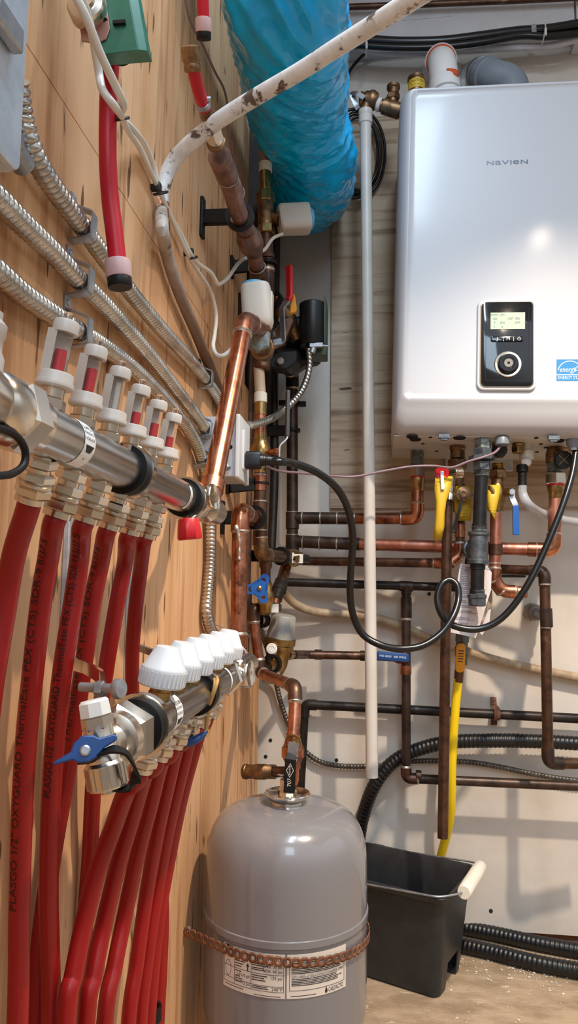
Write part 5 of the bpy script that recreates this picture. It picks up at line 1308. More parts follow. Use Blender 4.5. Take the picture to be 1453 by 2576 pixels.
# 6 condensate hose
T = Thing('condensate_hose', 'clear condensate hose with white and black connector under the boiler', 'hose')
Y6 = 1.60; a = at(1329, 1160, Y6)
T.add('connector', G().lathe(V((a.x, Y6 + .02, under(1331, 1130).z)), (0, 0, -1), [(.011, 0), (.011, .012), (.016, .014), (.016, .030), (.012, .034)], 20).tube(fil([V((a.x, Y6 + .02, a.z + .004)), a + V((-.004, -.004, -.004)), at(1314, 1165, Y6)], .006), .0095, 16), m_white)
T.add('barbed_socket', G().lathe(at(1313, 1170, Y6), at(1313, 1232, Y6) - at(1313, 1170, Y6), [(.0125, 0), (.0125, .015), (.0085, .017), (.0098, .022), (.0085, .026), (.0098, .031), (.0085, .036), (.0098, .041), (.0090, .052)], 20), m_rub)
T.add('tube', G().tube(cr(A((1313, 1222, Y6), (1314, 1242, Y6), (1328, 1268, Y6), (1356, 1288, Y6 + .05), (1400, 1304, Y6 + .075), (1453, 1313, Y6 + .085), (1500, 1315, Y6 + .085)), 8), .0098, 18), m_hose)
T.done()
T = Thing('brass_fitting', 'small brass hexagon fitting under the boiler left of the clear hose', 'fitting')
a = at(1303, 1105, 1.60); 
T.add('body', G().lathe(V((a.x, 1.60, under(1303, 1104).z)), (0, 0, -1), [(.010, -.001), (.0135, .002), (.0135, .006), (.0105, .010), (.0105, .020), (.0120, .022)], 20), m_brass)
T.add('hexagon', G().hexn(at(1302, 1122, 1.60), (0, 0, -1), .0145, .016), m_brass)
T.done()
solo('mounting_plate', G().bx(at(1120, 1200, 1.80).x, at(1290, 1200, 1.80).x, 1.800, 1.8118, at(1200, 1186, 1.80).z, at(1200, 1120, 1.80).z), m_boxm, 'galvanised plate behind the pipes, below the boiler', 'plate', bevel=.002)
solo('sensor_wire', G().tube(cr(A((660, 1168, 1.36), (700, 1184, 1.42), (760, 1190, 1.46), (830, 1197, 1.50), (890, 1199, 1.52), (960, 1186, 1.53), (1030, 1174, 1.535), (1090, 1172, 1.535), (1135, 1176, 1.525), (1180, 1160, 1.522), (1215, 1150, 1.52), (1244, 1138, 1.53), (1262, 1118, 1.55)), 8), .0026, 8), m_wire, 'thin mauve wire strung from the outlet box across to the boiler underside', 'wire')
T = Thing('cable_gland', 'dark grey cable gland on the boiler underside at the right edge of the photo', 'cable gland')
a = under(1440, 1105); T.add('gland', G().lathe(a, (0, 0, -1), [(.014, 0), (.014, .01), (.010, .016), (.008, .024)], 16), m_gelb); T.done()
T = Thing('cable_gland', 'dark grey cable gland on the boiler underside above the ribbed black cap', 'cable gland')
a = under(1262, 1100); T.add('gland', G().lathe(a, (0, 0, -1), [(.0135, 0), (.0150, .002), (.0150, .016), (.012, .018)], 20), m_gelb); T.done()

# inspection tags and gas cock
T = Thing('inspection_tag', 'printed white inspection form hanging behind the gas drip leg', 'tag')
Yt = 1.60
tl, tr_, tr2, r2, br, bl = [at(x, y, Yt) for x, y in ((1157, 1418), (1225, 1423), (1236, 1440), (1234, 1486), (1196, 1605), (1130, 1590))]
T.add('sheet', G().prism([tl, tr_, tr2, r2, br, bl], V((0, .0008, 0))), m_paper)
g = G(); X = (tr_ - tl).normalized(); Z = (tl - bl).normalized(); N_ = V((0, -.0006, 0))
rows = [(.045, 'Propane Natural Gas', .0075), (.085, 'Inspection No.', .0065), (.13, 'Appliance boiler', .0055), (.18, 'Installed', .0055), (.23, 'Pressure test', .0050), (.28, 'Location utility room', .005), (.34, 'Leak test passed', .0052), (.40, 'Contractor', .0055), (.46, 'Name print', .0055), (.53, 'Approved   yes   no', .0052), (.60, 'Mechanical', .0065), (.68, 'Gas company', .0065), (.78, 'Certificate no.', .006), (.86, 'Date issued', .0065), (.92, 'Signature', .0060)]
for f_, t, s_ in rows:
    o_ = tl.lerp(bl, f_) + X * .004 + N_; text(g, t, s_, lambda u, v: o_ + X * u + Z * v, 'LEFT')
    p_ = tl.lerp(bl, f_ + .028) + X * .003 + N_; b = len(g.v); L_ = .046
    g.v += [p_, p_ + X * L_, p_ + X * L_ + Z * .0006, p_ + Z * .0006]; g.face((b, b + 1, b + 2, b + 3))
T.add('print', g, m_pink_ink); T.done()
T = Thing('inspection_tag', 'small folded olive and white tag at the right edge of the inspection form', 'tag')
T.add('sheet', G().prism(A((1226, 1505, 1.63), (1236, 1482, 1.63), (1238, 1512, 1.63), (1224, 1542, 1.63)), V((0, .0008, 0))), m_paperb)
T.add('strip', G().prism(A((1226, 1536, 1.632), (1234, 1532, 1.632), (1230, 1568, 1.632), (1212, 1598, 1.632), (1206, 1592, 1.632)), V((0, .0008, 0))), m_paper)
T.done()
T = Thing('gas_hose', 'yellow coated gas tube with amber lever valve dropping behind the copper discharge pipe', 'gas hose')
Yg = 1.70
T.add('collar', G().lathe(at(1163, 1594, Yg), at(1161, 1625, Yg) - at(1163, 1594, Yg), [(.013, 0), (.0155, .002), (.0155, .018), (.0135, .020), (.0135, .030)], 8), m_iron)
T.add('valve_body', G().lathe(at(1160, 1622, Yg + .01), (0, 0, -1), [(.012, 0), (.0150, .006), (.0150, .024), (.0125, .032), (.0125, .046)], 22), m_iron)
a, b_ = at(1161, 1622, Yg - .02), at(1154, 1688, Yg - .02); d = (b_ - a).normalized(); X = d.cross(V((0, 1, 0))).normalized()
k = T.add('lever', G().rbox(a.lerp(b_, .5), X, V((0, 0, 1)), .021, (b_ - a).length, .009, .005, .0015) if False else G().rbox(a.lerp(b_, .5) + V((0, .0025, 0)), V((1, 0, 0)), V((.06, 0, 1)).normalized(), .021, (b_ - a).length + .006, .009, .005, .0015), m_amber, label='amber lever')
g = G()
for i in range(5):
    b = len(g.v); o_ = a.lerp(b_, .25 + i * .1) + V((0, -.0028, 0)); g.v += [o_ + V((-.006, 0, 0)), o_ + V((.006, 0, 0)), o_ + V((.006, 0, .002)), o_ + V((-.006, 0, .002))]; g.face((b, b + 1, b + 2, b + 3))
T.add('lever_print', g, m_ink2, parent=k)
T.add('tail_pipe', G().tube(A((1157, 1660, Yg), (1152, 1716, Yg)), .0105, 16), m_copold)
T.add('tube', G().tube(cr(A((1152, 1708, Yg), (1146, 1770, Yg), (1140, 1850, Yg), (1136, 1930, Yg), (1135, 2000, Yg + .01), (1131, 2060, Yg + .03), (1116, 2125, Yg + .06), (1098, 2190, Yg + .09), (1080, 2260, Yg + .11)), 8), .0100, 16), m_yhose)
T.done()

# ================================================================ PIPES ON THE BACK WALL
T = Thing('wall_pipework', 'dark copper water line with tee, downpipe and blue-handled valve on the white wall', 'pipe')
Yp = 1.755
run(T, A((700, 1464, Yp), (1021, 1474, Yp), (1168, 1478, Yp)), .0105, m_black_pipe, m_dpipe, .014)
run(T, A((1021, 1474, Yp), (1021, 1958, Yp - .005), (1500, 1980, Yp - .005)), .0108, m_dpipe, m_copold, .014, name='downpipe')
a = at(1021, 1474, Yp)
T.add('tee', G().lathe(at(1003, 1474, Yp), (1, 0, -.03), [(.0105, 0), (.0125, .001), (.0125, .033), (.0105, .034)], 18).lathe(a, (0, 0, -1), [(.0125, 0), (.0125, .020), (.0108, .021)], 18), m_dpipe)
T.add('coupling', G().lathe(at(1021, 1502, Yp), (0, 0, -1), [(.0108, 0), (.0132, .001), (.0132, .048), (.0108, .050)], 18), m_dpipe)
T.add('solder_ring', G().lathe(at(1021, 1553, Yp), (0, 0, -1), [(.0108, 0), (.0124, .001), (.0124, .006), (.0108, .008)], 18), m_solder)
q = at(1045, 1951, Yp - .005); T.add('coupling', G().lathe(q, (1, 0, -.05), [(.0108, 0), (.0128, .001), (.0128, .012), (.0108, .013)], 18), m_copold)
T.add('branch', G().tube(A((738, 1647, 1.625), (775, 1647, 1.735), (930, 1650, Yp - .01), (1016, 1655, Yp - .005)), .0100, 16), m_copold)
for x in (790, 905): 
    q = at(x, 1645 + (x - 735) * .026, Yp - .01); T.add('coupling', G().lathe(q, (1, 0, -.02), [(.0100, 0), (.0122, .001), (.0122, .018), (.0100, .019)], 18), m_dpipe)
T.add('valve_body', G().lathe(at(1000, 1654, Yp - .008), (1, 0, 0), [(.010, -.01), (.0145, 0), (.0145, .018), (.012, .024)], 20).lathe(at(1020, 1672, Yp), (0, 0, -1), [(.0115, 0), (.0135, .002), (.0135, .022), (.0110, .024)], 18), m_copmat)
q0, q1 = at(946, 1648, Yp - .035), at(1029, 1655, Yp - .035)
k = T.add('handle', G().rbox(q0.lerp(q1, .5), (q1 - q0).normalized(), V((0, 0, 1)), (q1 - q0).length, .020, .007, .006, .002), m_blued, label='dark blue lever')
g = G(); text(g, 'NO LEAD   600 WOG', .0065, lambda u, v: q0.lerp(q1, .5) + (q1 - q0).normalized() * u + V((0, -.0062, v))); T.add('handle_print', g, m_paperw, parent=k)
T.done()
T = Thing('wall_pipe', 'long dark pipe low on the white wall with an elbow behind the tank valve', 'pipe')
run(T, A((738, 2300, 1.79), (766, 1772, 1.79), (1500, 1810, 1.79)), .0112, m_black_pipe, m_black_pipe, .016, sol=False); T.done()
T = Thing('pipe_strap', 'rusty strap clamping the long dark pipe to the white wall', 'pipe strap')
q = at(1248, 1796, 1.785); w = .0070
prof = [(-.033, BW - .001), (-.030, BW - .003), (-.016, BW - .006), (-.0145, 1.784), (-.008, 1.7745), (.0, 1.7725), (.008, 1.7745), (.0145, 1.784), (.016, BW - .006), (.030, BW - .003), (.033, BW - .001)]
T.add('strap', G().strip([V((q.x, y, q.z - z)) for z, y in prof], .017, .002, V((0, 0, 1))) if False else G().ringloft([[V((q.x - w, y, q.z + z)), V((q.x + w, y, q.z + z)), V((q.x + w, y - .002, q.z + z)), V((q.x - w, y - .002, q.z + z))] for z, y in prof]), m_rust)
for s_ in (1, -1): T.add('nail', G().lathe(V((q.x, BW - .004, q.z + .024 * s_)), (0, -1, 0), [(.004, 0), (.004, .002), (0, .003)], 12), m_rust)
T.done()
T = Thing('wall_pipework', 'dark copper pipe bending down at the right edge, standing off the white wall', 'pipe')
Ye = 1.60
run(T, A((1256, 1432, 1.66), (1369, 1437, Ye + .005), (1378, 1920, Ye), (1500, 1922, Ye + .02)), .0112, m_copold, m_dpipe, .018, sol=False)
T.add('coupling', G().lathe(at(1372, 1530, Ye), at(1374, 1572, Ye) - at(1372, 1530, Ye), [(.0112, 0), (.0132, .001), (.0132, .039), (.0112, .040)], 18), m_dpipe)
for y in (1468, 1576): T.add('solder_ring', G().lathe(at(1371 + (y - 1468) * .02, y, Ye), (0, 0, -1), [(.0112, 0), (.0124, .001), (.0124, .003), (.0112, .004)], 18), m_solder)
T.add('wall_stub', G().tube([at(1374, 1548, Ye), at(1352, 1542, 1.74), at(1340, 1540, BW - .001)], .0115, 16), m_iron)
T.done()
solo('pipe_flange', G().lathe(at(1350, 1542, 1.74), at(1338, 1539, 1.82) - at(1350, 1542, 1.74), [(.013, 0), (.018, .006), (.015, .016), (.020, .03), (.017, .045), (.021, .07), (.022, .084)], 9), m_putty, 'crumbling grey plaster collar around the pipe stub in the white wall', 'plaster')
solo('flexible_tube', G().tube(cr(A((704, 1470, 1.70), (722, 1500, 1.74), (752, 1525, 1.765), (800, 1540, 1.785), (870, 1545, 1.80), (950, 1556, 1.805), (1020, 1580, 1.81), (1080, 1606, 1.81), (1160, 1634, 1.81), (1260, 1664, 1.81), (1360, 1686, 1.81), (1460, 1706, 1.81), (1520, 1718, 1.81)), 8), .0108, 16), m_beige, 'dusty beige tube sloping down to the right across the white wall', 'tube')
conduit(A((610, 1596, 1.50), (650, 1580, 1.62), (668, 1620, 1.74), (690, 1700, 1.80), (706, 1768, 1.81), (730, 1832, 1.815), (758, 1880, 1.815), (800, 1914, 1.815), (850, 1926, 1.815), (905, 1928, 1.815), (960, 1926, 1.815), (1020, 1916, 1.815), (1100, 1914, 1.815), (1180, 1917, 1.815), (1260, 1930, 1.815), (1330, 1945, 1.815), (1420, 1960, 1.815), (1500, 1968, 1.815)), .0068, 'thin dark armoured cable sagging along the white wall behind the pipes', pitch=.008, m=m_armour, grp=None, name='armoured_cable', n=10)
def hose(pts, r, lab, grp): return conduit(pts, r, lab, pitch=.010, m=m_blackp, grp=grp, name='corrugated_hose', amp=.10, n=14)
hose(A((884, 2260, 1.812), (892, 2180, 1.812), (902, 2110, 1.811), (913, 2050, 1.80), (940, 1978, 1.78), (985, 1920, 1.78), (1050, 1886, 1.78), (1130, 1867, 1.78), (1230, 1863, 1.78), (1330, 1864, 1.78), (1420, 1868, 1.78), (1500, 1874, 1.78)), .0165, 'black ribbed hose arching up behind the bucket and along the wall', 'black ribbed hoses')
fz = .0175
hose([hz(1110, 2320, fz), hz(1165, 2333, fz), hz(1250, 2350, fz), hz(1350, 2372, fz), hz(1450, 2390, fz), hz(1520, 2400, fz)], .0165, 'black ribbed hose on the floor, the one against the wall', 'black ribbed hoses')
hose([hz(1100, 2368, fz), hz(1150, 2375, fz), hz(1230, 2392, fz), hz(1320, 2415, fz), hz(1400, 2432, fz), hz(1500, 2448, fz)], .0165, 'black ribbed hose on the floor, the one nearer the camera', 'black ribbed hoses')
# screws in the wall
for i, (px, py, lab) in enumerate(((1234, 2291, 'screw head in the white wall right of the bucket handle'), (668, 1903, 'dark screw head in the white wall near the tank'), (680, 1862, 'small screw head in the white wall above the dark one'), (846, 1912, 'dark screw head in the white wall above the armoured cable'), (1079, 1494, 'screw head in the white wall beside the cord loop'))):
    solo('wall_screw', G().lathe(at(px, py, BW), (0, -1, 0), [(.0045, 0), (.0045, .0015), (.0015, .003), (0, .003)], 12), m_dark, lab, 'screw', 'screw heads in the white wall')
solo('wall_slot', G().rbox(at(1290, 1449, BW), V((1, 0, 0)), V((0, 0, 1)), .060, .006, .0028, .002), m_dark, 'narrow black slot cut in the white wall below the dark copper elbow', 'slot')
# ================================================================ BLUE WRAPPED DUCT
P = cr([at(690, -330, .90), at(706, -120, .99), at(716, 0, 1.05), at(730, 110, 1.15), at(743, 210, 1.27), at(756, 310, 1.39), at(780, 400, 1.50), at(786, 450, 1.60), at(776, 480, 1.70), at(764, 492, 1.80)], 10)
P = resamp(P, .0035); S = plen(P)
def wr(s_, a):
    ca, sa = math.cos(a), math.sin(a)
    n1 = noise.noise(V((ca * 1.5, sa * 1.5, s_ * 10)))
    n2 = 1 - 2 * abs(noise.noise(V((ca * 1.0 + 5, sa * 1.0, s_ * 22 + ca * 2.4))))
    n3 = 1 - 2 * abs(noise.noise(V((ca * 2.0 + 9, sa * 2.0, s_ * 42 - sa * 3.2))))
    n4 = 1 - 2 * abs(noise.noise(V((ca * 3.2 + 2, sa * 3.2, s_ * 70 + ca * 4))))
    return (.095 + .008 * n1 + .0055 * n2 + .0036 * n3 + .0014 * n4) * (1 - .07 * math.exp(-((s_ - .88) / .07) ** 2))
solo('insulated_duct', G().tube(P, .1, 160, rf=wr), m_duct, 'large duct wrapped in wrinkled glossy blue plastic, coming down into the corner', 'duct')
# coil of black cable hanging behind the duct
T = Thing('cable_coil', 'coil of black cable hanging on the wall behind the blue duct', 'cable coil')
for i, (dx, rx, ry, Y) in enumerate(((0, 62, 108, 1.795), (-8, 60, 100, 1.786), (-16, 60, 112, 1.777), (-4, 52, 92, 1.768))):
    pts = [at(906 + dx + rx * math.cos(2 * math.pi * k / 36), 386 + ry * math.sin(2 * math.pi * k / 36), Y) for k in range(37)]
    T.add('loop', G().tube(pts, .0042, 10), m_cord)
T.add('tail', G().tube(cr(A((850, 240, 1.79), (880, 178, 1.80), (900, 152, 1.80), (926, 128, 1.79), (960, 108, 1.78)), 6), .0042, 10), m_cord)
T.done()
# bundle under the soffit
Yc = 1.74
for i, (pts, r, m, lab) in enumerate((
    (((860, 100, Yc), (930, 102, Yc), (1010, 106, Yc), (1110, 104, Yc), (1210, 92, Yc), (1300, 80, Yc), (1380, 74, Yc), (1460, 60, Yc), (1520, 44, Yc)), .0125, m_cord, 'thick black cable under the white soffit, the upper one of the bundle'),
    (((860, 108, Yc - .01), (930, 116, Yc - .01), (1020, 120, Yc - .01), (1120, 117, Yc - .01), (1220, 105, Yc - .01), (1310, 90, Yc - .01), (1380, 92, Yc - .01), (1460, 84, Yc), (1520, 74, Yc)), .0085, m_cord, 'thinner black cable running below the thick one under the soffit'),
    (((850, 112, Yc + .02), (910, 124, Yc + .02), (990, 134, Yc + .02), (1090, 131, Yc + .02), (1200, 124, Yc + .02), (1290, 119, Yc + .02), (1380, 116, Yc + .02), (1460, 96, Yc + .02), (1520, 80, Yc + .02)), .0085, m_insul, 'white wrapped line along the bottom of the black cable bundle'))):
    solo('cable', G().tube(cr(A(*pts), 8), r, 14), m, lab, 'cable', 'cables under the soffit')
T = Thing('cable_clamp', 'grey metal clip holding the black cables to the soffit', 'clip')
q = at(1342, 70, Yc - .016)
T.add('clip', G().strip([q + V((-.001, .012, .022)), q + V((0, -.004, .012)), q + V((0, -.004, -.010)), q + V((.001, .012, -.020))], .012, .002, V((0, 1, 0))) if False else G().ringloft([[q + V((-.006, y, z)), q + V((.006, y, z)), q + V((.006, y + .002, z)), q + V((-.006, y + .002, z))] for z, y in ((.024, .026), (.014, .022), (.010, -.001), (-.012, -.001), (-.018, .004))]), m_steel)
T.add('screw', G().lathe(q + V((0, .025, .019)), (0, -1, 0), [(.004, 0), (.004, .002), (0, .003)], 12), m_steel)
T.done()
for px, py, lab in ((1366, 86, 'white cable tie around the cable bundle right of the grey clip'), (922, 120, 'white cable tie around the cable bundle beside the blue duct')):
    q = at(px, py, Yc - .004)
    solo('cable_tie', G().torus(q, (1, 0, -.1), .021, .0018, 24, 6).box(q + V((0, -.022, -.012)), (.005, .005, .018)), m_wvent, lab, 'cable tie', 'white cable ties')
T = Thing('copper_pipe', 'brown copper pipe along the top edge of the white soffit', 'pipe')
T.add('pipe', G().tube(A((870, 18, 1.745), (1060, 11, 1.745), (1280, 2, 1.745), (1480, -8, 1.745)), .0078, 14), m_copold); T.done()

# ================================================================ EXPANSION TANK
TX, TY = at(719, 2250, 1.19).x, 1.19
TR = .1285
zt_ = at(722, 2010, TY).z
T = Thing('expansion_tank', 'grey enamelled expansion tank with printed label, strapped to the plywood', 'tank')
zsh = at(719, 2192, TY).z; zse = at(700, 2381, TY - TR).z; zbo = at(500, 2470, TY).z
prof = []
h0 = zt_ - .006
# dome as a flattened curve
for i in range(15):
    t = i / 14 * math.pi / 2; prof.append((.026 + (TR - .026) * math.sin(t) ** .62, zsh + (h0 - zsh) * (math.cos(t) ** .64 if i < 14 else 0)))
body = [(0, h0 + .002)] + prof + [(TR, zse + .006), (TR + .0018, zse + .005), (TR + .0018, zse - .004), (TR - .0004, zse - .006), (TR - .0004, zbo)]
for i in range(1, 13):
    t = i / 12 * math.pi / 2; body.append(((TR - .0004) * math.cos(t) if i < 12 else 0, zbo - .135 * math.sin(t)))
T.add('shell', G().lathe((TX, TY, 0), (0, 0, 1), [(r, z) for r, z in reversed(body)], 72), m_tank)
g = G().lathe((TX, TY, zt_), (0, 0, 1), [(.026, -.010), (.0255, -.002), (.0300, .001), (.0355, .006), (.0372, .0095), (.0362, .0110), (.0335, .0095), (.026, .0045), (.015, .0042), (.014, .009), (.0, .009)], 48)
T.add('top_flange', g, m_chrome, label='dished chrome flange')
T.add('air_cap', G().cyl((TX, TY, zbo - .133), (TX, TY, max(.012, zbo - .175)), .014), m_rub)
cyl_ = lambda a0, z0, rr: (lambda u, v: V((TX + rr * math.sin(a0 + u / rr), TY - rr * math.cos(a0 + u / rr), z0 + v)))
def ang(px):                             # angle on the shell that shows at pixel column px
    best = min(((abs((lambda d: 0)(0)), 0),)); b_ = None
    for i in range(-90, 91):
        a = math.radians(i); p = V((TX + TR * math.sin(a), TY - TR * math.cos(a), zse - .04)); q = RM.transposed() @ (p - CAM); x = CX + F * q.x / -q.z
        if b_ is None or abs(x - px) < b_[0]: b_ = (abs(x - px), a)
    return b_[1]
RL = TR + .0004
fy = TY - TR
zl1, zl0 = at(716, 2402, fy).z, at(716, 2514, fy).z
aL, aM, aM2, aR = ang(563), ang(715), ang(719), ang(868)
for nm, a0, a1 in (('label', aL, aM), ('label', aM2, aR)):
    fn = cyl_((a0 + a1) / 2, (zl0 + zl1) / 2, RL); f2 = cyl_((a0 + a1) / 2, (zl0 + zl1) / 2, RL + .0003)
    W, H = (a1 - a0) * RL, zl1 - zl0
    g = G(); n = 14; R_ = [[fn(-W / 2 + W * i / n, z) for i in range(n + 1)] for z in (-H / 2, H / 2)]
    g.ringloft(R_, close=False); g.mat(1)
    def rl(u0, u1, v, t=.0003, g=g, f2=f2):
        k = max(1, int(abs(u1 - u0) / .01)); b = len(g.v)
        for i in range(k + 1): g.v.append(f2(u0 + (u1 - u0) * i / k, v - t)); g.v.append(f2(u0 + (u1 - u0) * i / k, v + t))
        for i in range(k): g.face((b + 2 * i, b + 2 * i + 2, b + 2 * i + 3, b + 2 * i + 1))
    def vl(u, v0, v1, t=.0003, g=g, f2=f2):
        b = len(g.v); g.v += [f2(u - t, v0), f2(u + t, v0), f2(u + t, v1), f2(u - t, v1)]; g.face((b, b + 1, b + 2, b + 3))
    tx = lambda s_, sz, u, v, al='CENTER', w=None: text(g, s_, sz, lambda a, b: f2(u + a, v + b), al, w)
    if a0 == aL:
        for v in (.28, .02, -.24, -.36): rl(-W * .48, W * .48, H * v)
        for u in (-.48, -.28, .0, .48): vl(W * u, H * -.36, H * .28)
        b = len(g.v); g.v += [f2(-W * .46, H * .38), f2(-W * .31, H * .38), f2(-W * .31, H * .49), f2(-W * .46, H * .49)]; g.face((b, b + 1, b + 2, b + 3))
        tx('CALEFACTIO', .0085, W * .26, H * .38, w=W * .36)
        tx('CAN  30 psi', .0058, W * .465, H * .20, 'RIGHT'); tx('USA  60 psi', .0058, W * .465, H * .10, 'RIGHT'); tx('125 psi', .0062, W * .465, H * -.05, 'RIGHT'); tx('240\u00b0F', .0066, W * .465, H * -.30, 'RIGHT')
        tx('5,8 US gal', .0055, W * -.02, H * -.10, 'RIGHT'); tx('12 psi', .0055, W * -.02, H * -.28, 'RIGHT')
        for v, a, b in ((.24, .01, .22), (.20, .01, .25), (.14, .01, .2), (.10, .01, .22), (-.03, .01, .24), (-.08, .01, .2), (-.13, .01, .22), (-.27, .01, .24), (-.31, .01, .26), (.20, -.27, -.10), (.14, -.27, -.13), (.08, -.27, -.16), (-.03, -.27, -.16), (-.15, -.27, -.18), (-.20, -.27, -.14), (-.27, -.27, -.15)): rl(W * a, W * b, H * v, .0006)
        rl(-W * .46, -W * .12, -H * .42, .0004); rl(W * .05, W * .44, -H * .46, .0004)
        b = len(g.v); g.v += [f2(-W * .055 + x, H * .12 + y) for x, y in ((-.0008, -.006), (.0008, -.006), (.0008, 0), (.0028, 0), (0, .005), (-.0028, 0), (-.0008, 0))]; g.face(tuple(range(b, b + 7)))
        q0 = [(-.40 + .055 * math.cos(t), -.04 + .18 * math.sin(t)) for t in [2 * math.pi * i / 20 for i in range(20)]]
        b = len(g.v); g.v += [f2(W * x, H * y) for x, y in q0] + [f2(W * (-.40 + (x + .40) * .9), H * (-.04 + (y + .04) * .94)) for x, y in q0]
        for i in range(20): g.face((b + i, b + (i + 1) % 20, b + 20 + (i + 1) % 20, b + 20 + i))
    else:
        for v in (.34, -.32): rl(-W * .46, W * .46, H * v)
        for u in (-.46, .46): vl(W * u, H * -.32, H * .34)
        tx('AJUSTEZ LA PRESSION DU R\u00c9SERVOIR \u00c0 LA PRESSION DU SYST\u00c8ME', .0044, 0, H * .22, w=W * .86)
        tx('AJUSTE LA PRESI\u00d3N DEL TANQUE DE ACUERDO A LA PRESI\u00d3N DEL SISTEMA', .0044, 0, H * -.02, w=W * .86)
        random.seed(3)
        for v in (.30, .17, .135, .10, .065, -.065, -.10, -.135, -.17, -.205): 
            rl(-W * .43, W * (.30 + .13 * random.random()), H * v, .0005)
        tx('CALEFACTIO', .0085, W * .30, H * -.41, w=W * .28)
        b = len(g.v); g.v += [f2(W * .12 + x, H * -.41 + y) for x, y in ((0, .005), (.0022, 0), (.0018, -.0025), (0, -.0036), (-.0018, -.0025), (-.0022, 0))]; g.face(tuple(range(b, b + 6)))
        rl(-W * .44, -W * .05, -H * .44, .0004)
    T.add(nm, g, [m_label, m_ink2], label='printed paper label, left half' if a0 == aL else 'printed paper label, right half')
T.done()
# perforated rusty strap
anc = lw(462, 2392, LW + .002); zs_ = at(720, 2416, fy).z
RS = TR + .0036
d0 = math.hypot(anc.x - TX, anc.y - TY); base = math.atan2(anc.y - TY, anc.x - TX); off = math.acos(RS / d0)
t_in = base + off
pin = V((TX + RS * math.cos(t_in), TY + RS * math.sin(t_in), zs_))
arc = []
a1 = math.pi * 2 + math.radians(75)
t = t_in if t_in > 0 else t_in + 2 * math.pi
zr = at(905, 2352, TY).z
k = 0
while t < a1:
    f_ = max(0, (t - math.pi * 1.5) / (a1 - math.pi * 1.5)); arc.append(V((TX + RS * math.cos(t), TY + RS * math.sin(t), zs_ + (zr - zs_) * min(1, f_ * 1.5)))); t += .03
P = resamp([V((anc.x, anc.y, zs_ + .002)), pin] + arc + [V((LW + .003, 1.335, zr))], .002); S = plen(P); N_ = int(S[-1] / .0125)
g = G()
for i in range(N_):
    s0 = i * .0125; cen = psample(P, S, s0 + .00625); tg = (psample(P, S, s0 + .0082) - psample(P, S, s0 + .0042)).normalized(); upv = V((0, 0, 1))
    b = len(g.v); n = 12
    for j in range(n):
        a = 2 * math.pi * j / n; ca, sa = math.cos(a), math.sin(a)
        x = max(-.00625, min(.00625, ca * .0078)); hh = .0070 if abs(ca) < .75 else .0042
        y = max(-hh, min(hh, sa * .0078)); g.v.append(psample(P, S, s0 + .00625 + x) + upv * y)
    for j in range(n):
        a = 2 * math.pi * j / n; g.v.append(psample(P, S, s0 + .00625 + math.cos(a) * .0031) + upv * math.sin(a) * .0031)
    for j in range(n): g.face((b + j, b + (j + 1) % n, b + n + (j + 1) % n, b + n + j))
T = Thing('perforated_strap', 'rusty perforated steel strap around the grey tank, screwed to the plywood', 'strap')
T.add('band', g, m_rust, solid=.0012)
T.add('screw', G().lathe(V((LW, anc.y + .004, zs_ + .002)), (1, -.1, 0), [(.002, 0), (.002, .006), (.0055, .007), (.0055, .010), (.003, .012), (0, .012)], 14), m_steel)
T.done()
# tank isolation valve
T = Thing('tank_valve', 'copper ball valve with long black lever standing on the grey tank', 'valve')
a = at(737, 1846, 1.19); b_ = V((TX, TY, zt_ + .007))
T.add('body', G().lathe(a, (0, 0, -1), [(.0118, 0), (.0118, .012), (.0140, .013), (.0165, .020), (.0185, .022), (.0185, .036), (.0165, .038), (.0125, .046), (.0125, .054)], 24), m_copmat)
T.add('tail_pipe', G().tube([a - V((0, 0, .05)), V((a.x, a.y, b_.z + .024)), b_ + V((0, 0, .002))], .0105, 18), m_copper)
T.add('tail_nut', G().lathe(b_, (0, 0, 1), [(.0155, 0), (.0155, .006), (.012, .012), (.012, .024)], 8), m_hex)
q = at(736, 1871, 1.165); f_ = (CAM + V((0, 0, .5)) - q).normalized()
T.add('stem_nut', G().cyl(q - f_ * -.0 + V((0, .02, 0)), q, .008).hexn(q, V((0, -1, 0)), .0065, .006).torus(q + V((0, .004, 0)), (0, 1, 0), .0125, .0015, 20, 6), m_brass)
p0, p1, p2, p3 = at(739, 1868, 1.158), at(735, 1900, 1.158), at(731, 1910, 1.150), at(727, 1994, 1.146)
k = T.add('lever', G().strip([p0, p1, p2.lerp(p3, .1)], .017, .003, V((0, 1, 0))), m_steel)
kk = T.add('lever_sleeve', G().strip([p1.lerp(p2, .2), p2, p3], .0175, .0075, V((0, 1, 0))), m_rub, bevel=.003, parent=k)
g = G(); o_ = p2.lerp(p3, .32) + V((0, -.0042, 0)); X, Z = V((1, 0, 0)), (p2 - p3).normalized()
for s_ in (1, .8):
    pass
b = len(g.v); D1 = [(0, .011), (.006, 0), (0, -.011), (-.006, 0)]; g.v += [o_ + X * x + Z * y for x, y in D1] + [o_ + X * x * .84 + Z * y * .88 for x, y in D1]
for i in range(4): g.face((b + i, b + (i + 1) % 4, b + 4 + (i + 1) % 4, b + 4 + i))
text(g, 'WATTS', .0042, lambda u, v: o_ + Z * u - X * v)
o2 = p2.lerp(p3, .68) + V((0, -.0042, 0)); text(g, '707', .0085, lambda u, v: o2 + Z * u - X * v)
T.add('lever_print', g, m_label, parent=kk)
T.done()
T = Thing('drain_fitting', 'bronze threaded fitting sticking out between the plywood and the tank valve', 'fitting')
a, b_ = at(614, 1941, 1.235), at(738, 1942, 1.20); d = (b_ - a).normalized()
T.add('body', G().lathe(a, d, [(.0, 0), (.0125, .001), (.0125, .006), (.0115, .007), (.0115, .022), (.0125, .023), (.0125, .042)], 20), m_bronze)
T.add('thread', G().thread(a + d * .042, d, .0118, .018, .002), m_bronze)
T.add('spigot', G().cyl(a + d * .060, b_, .0088), m_copold)
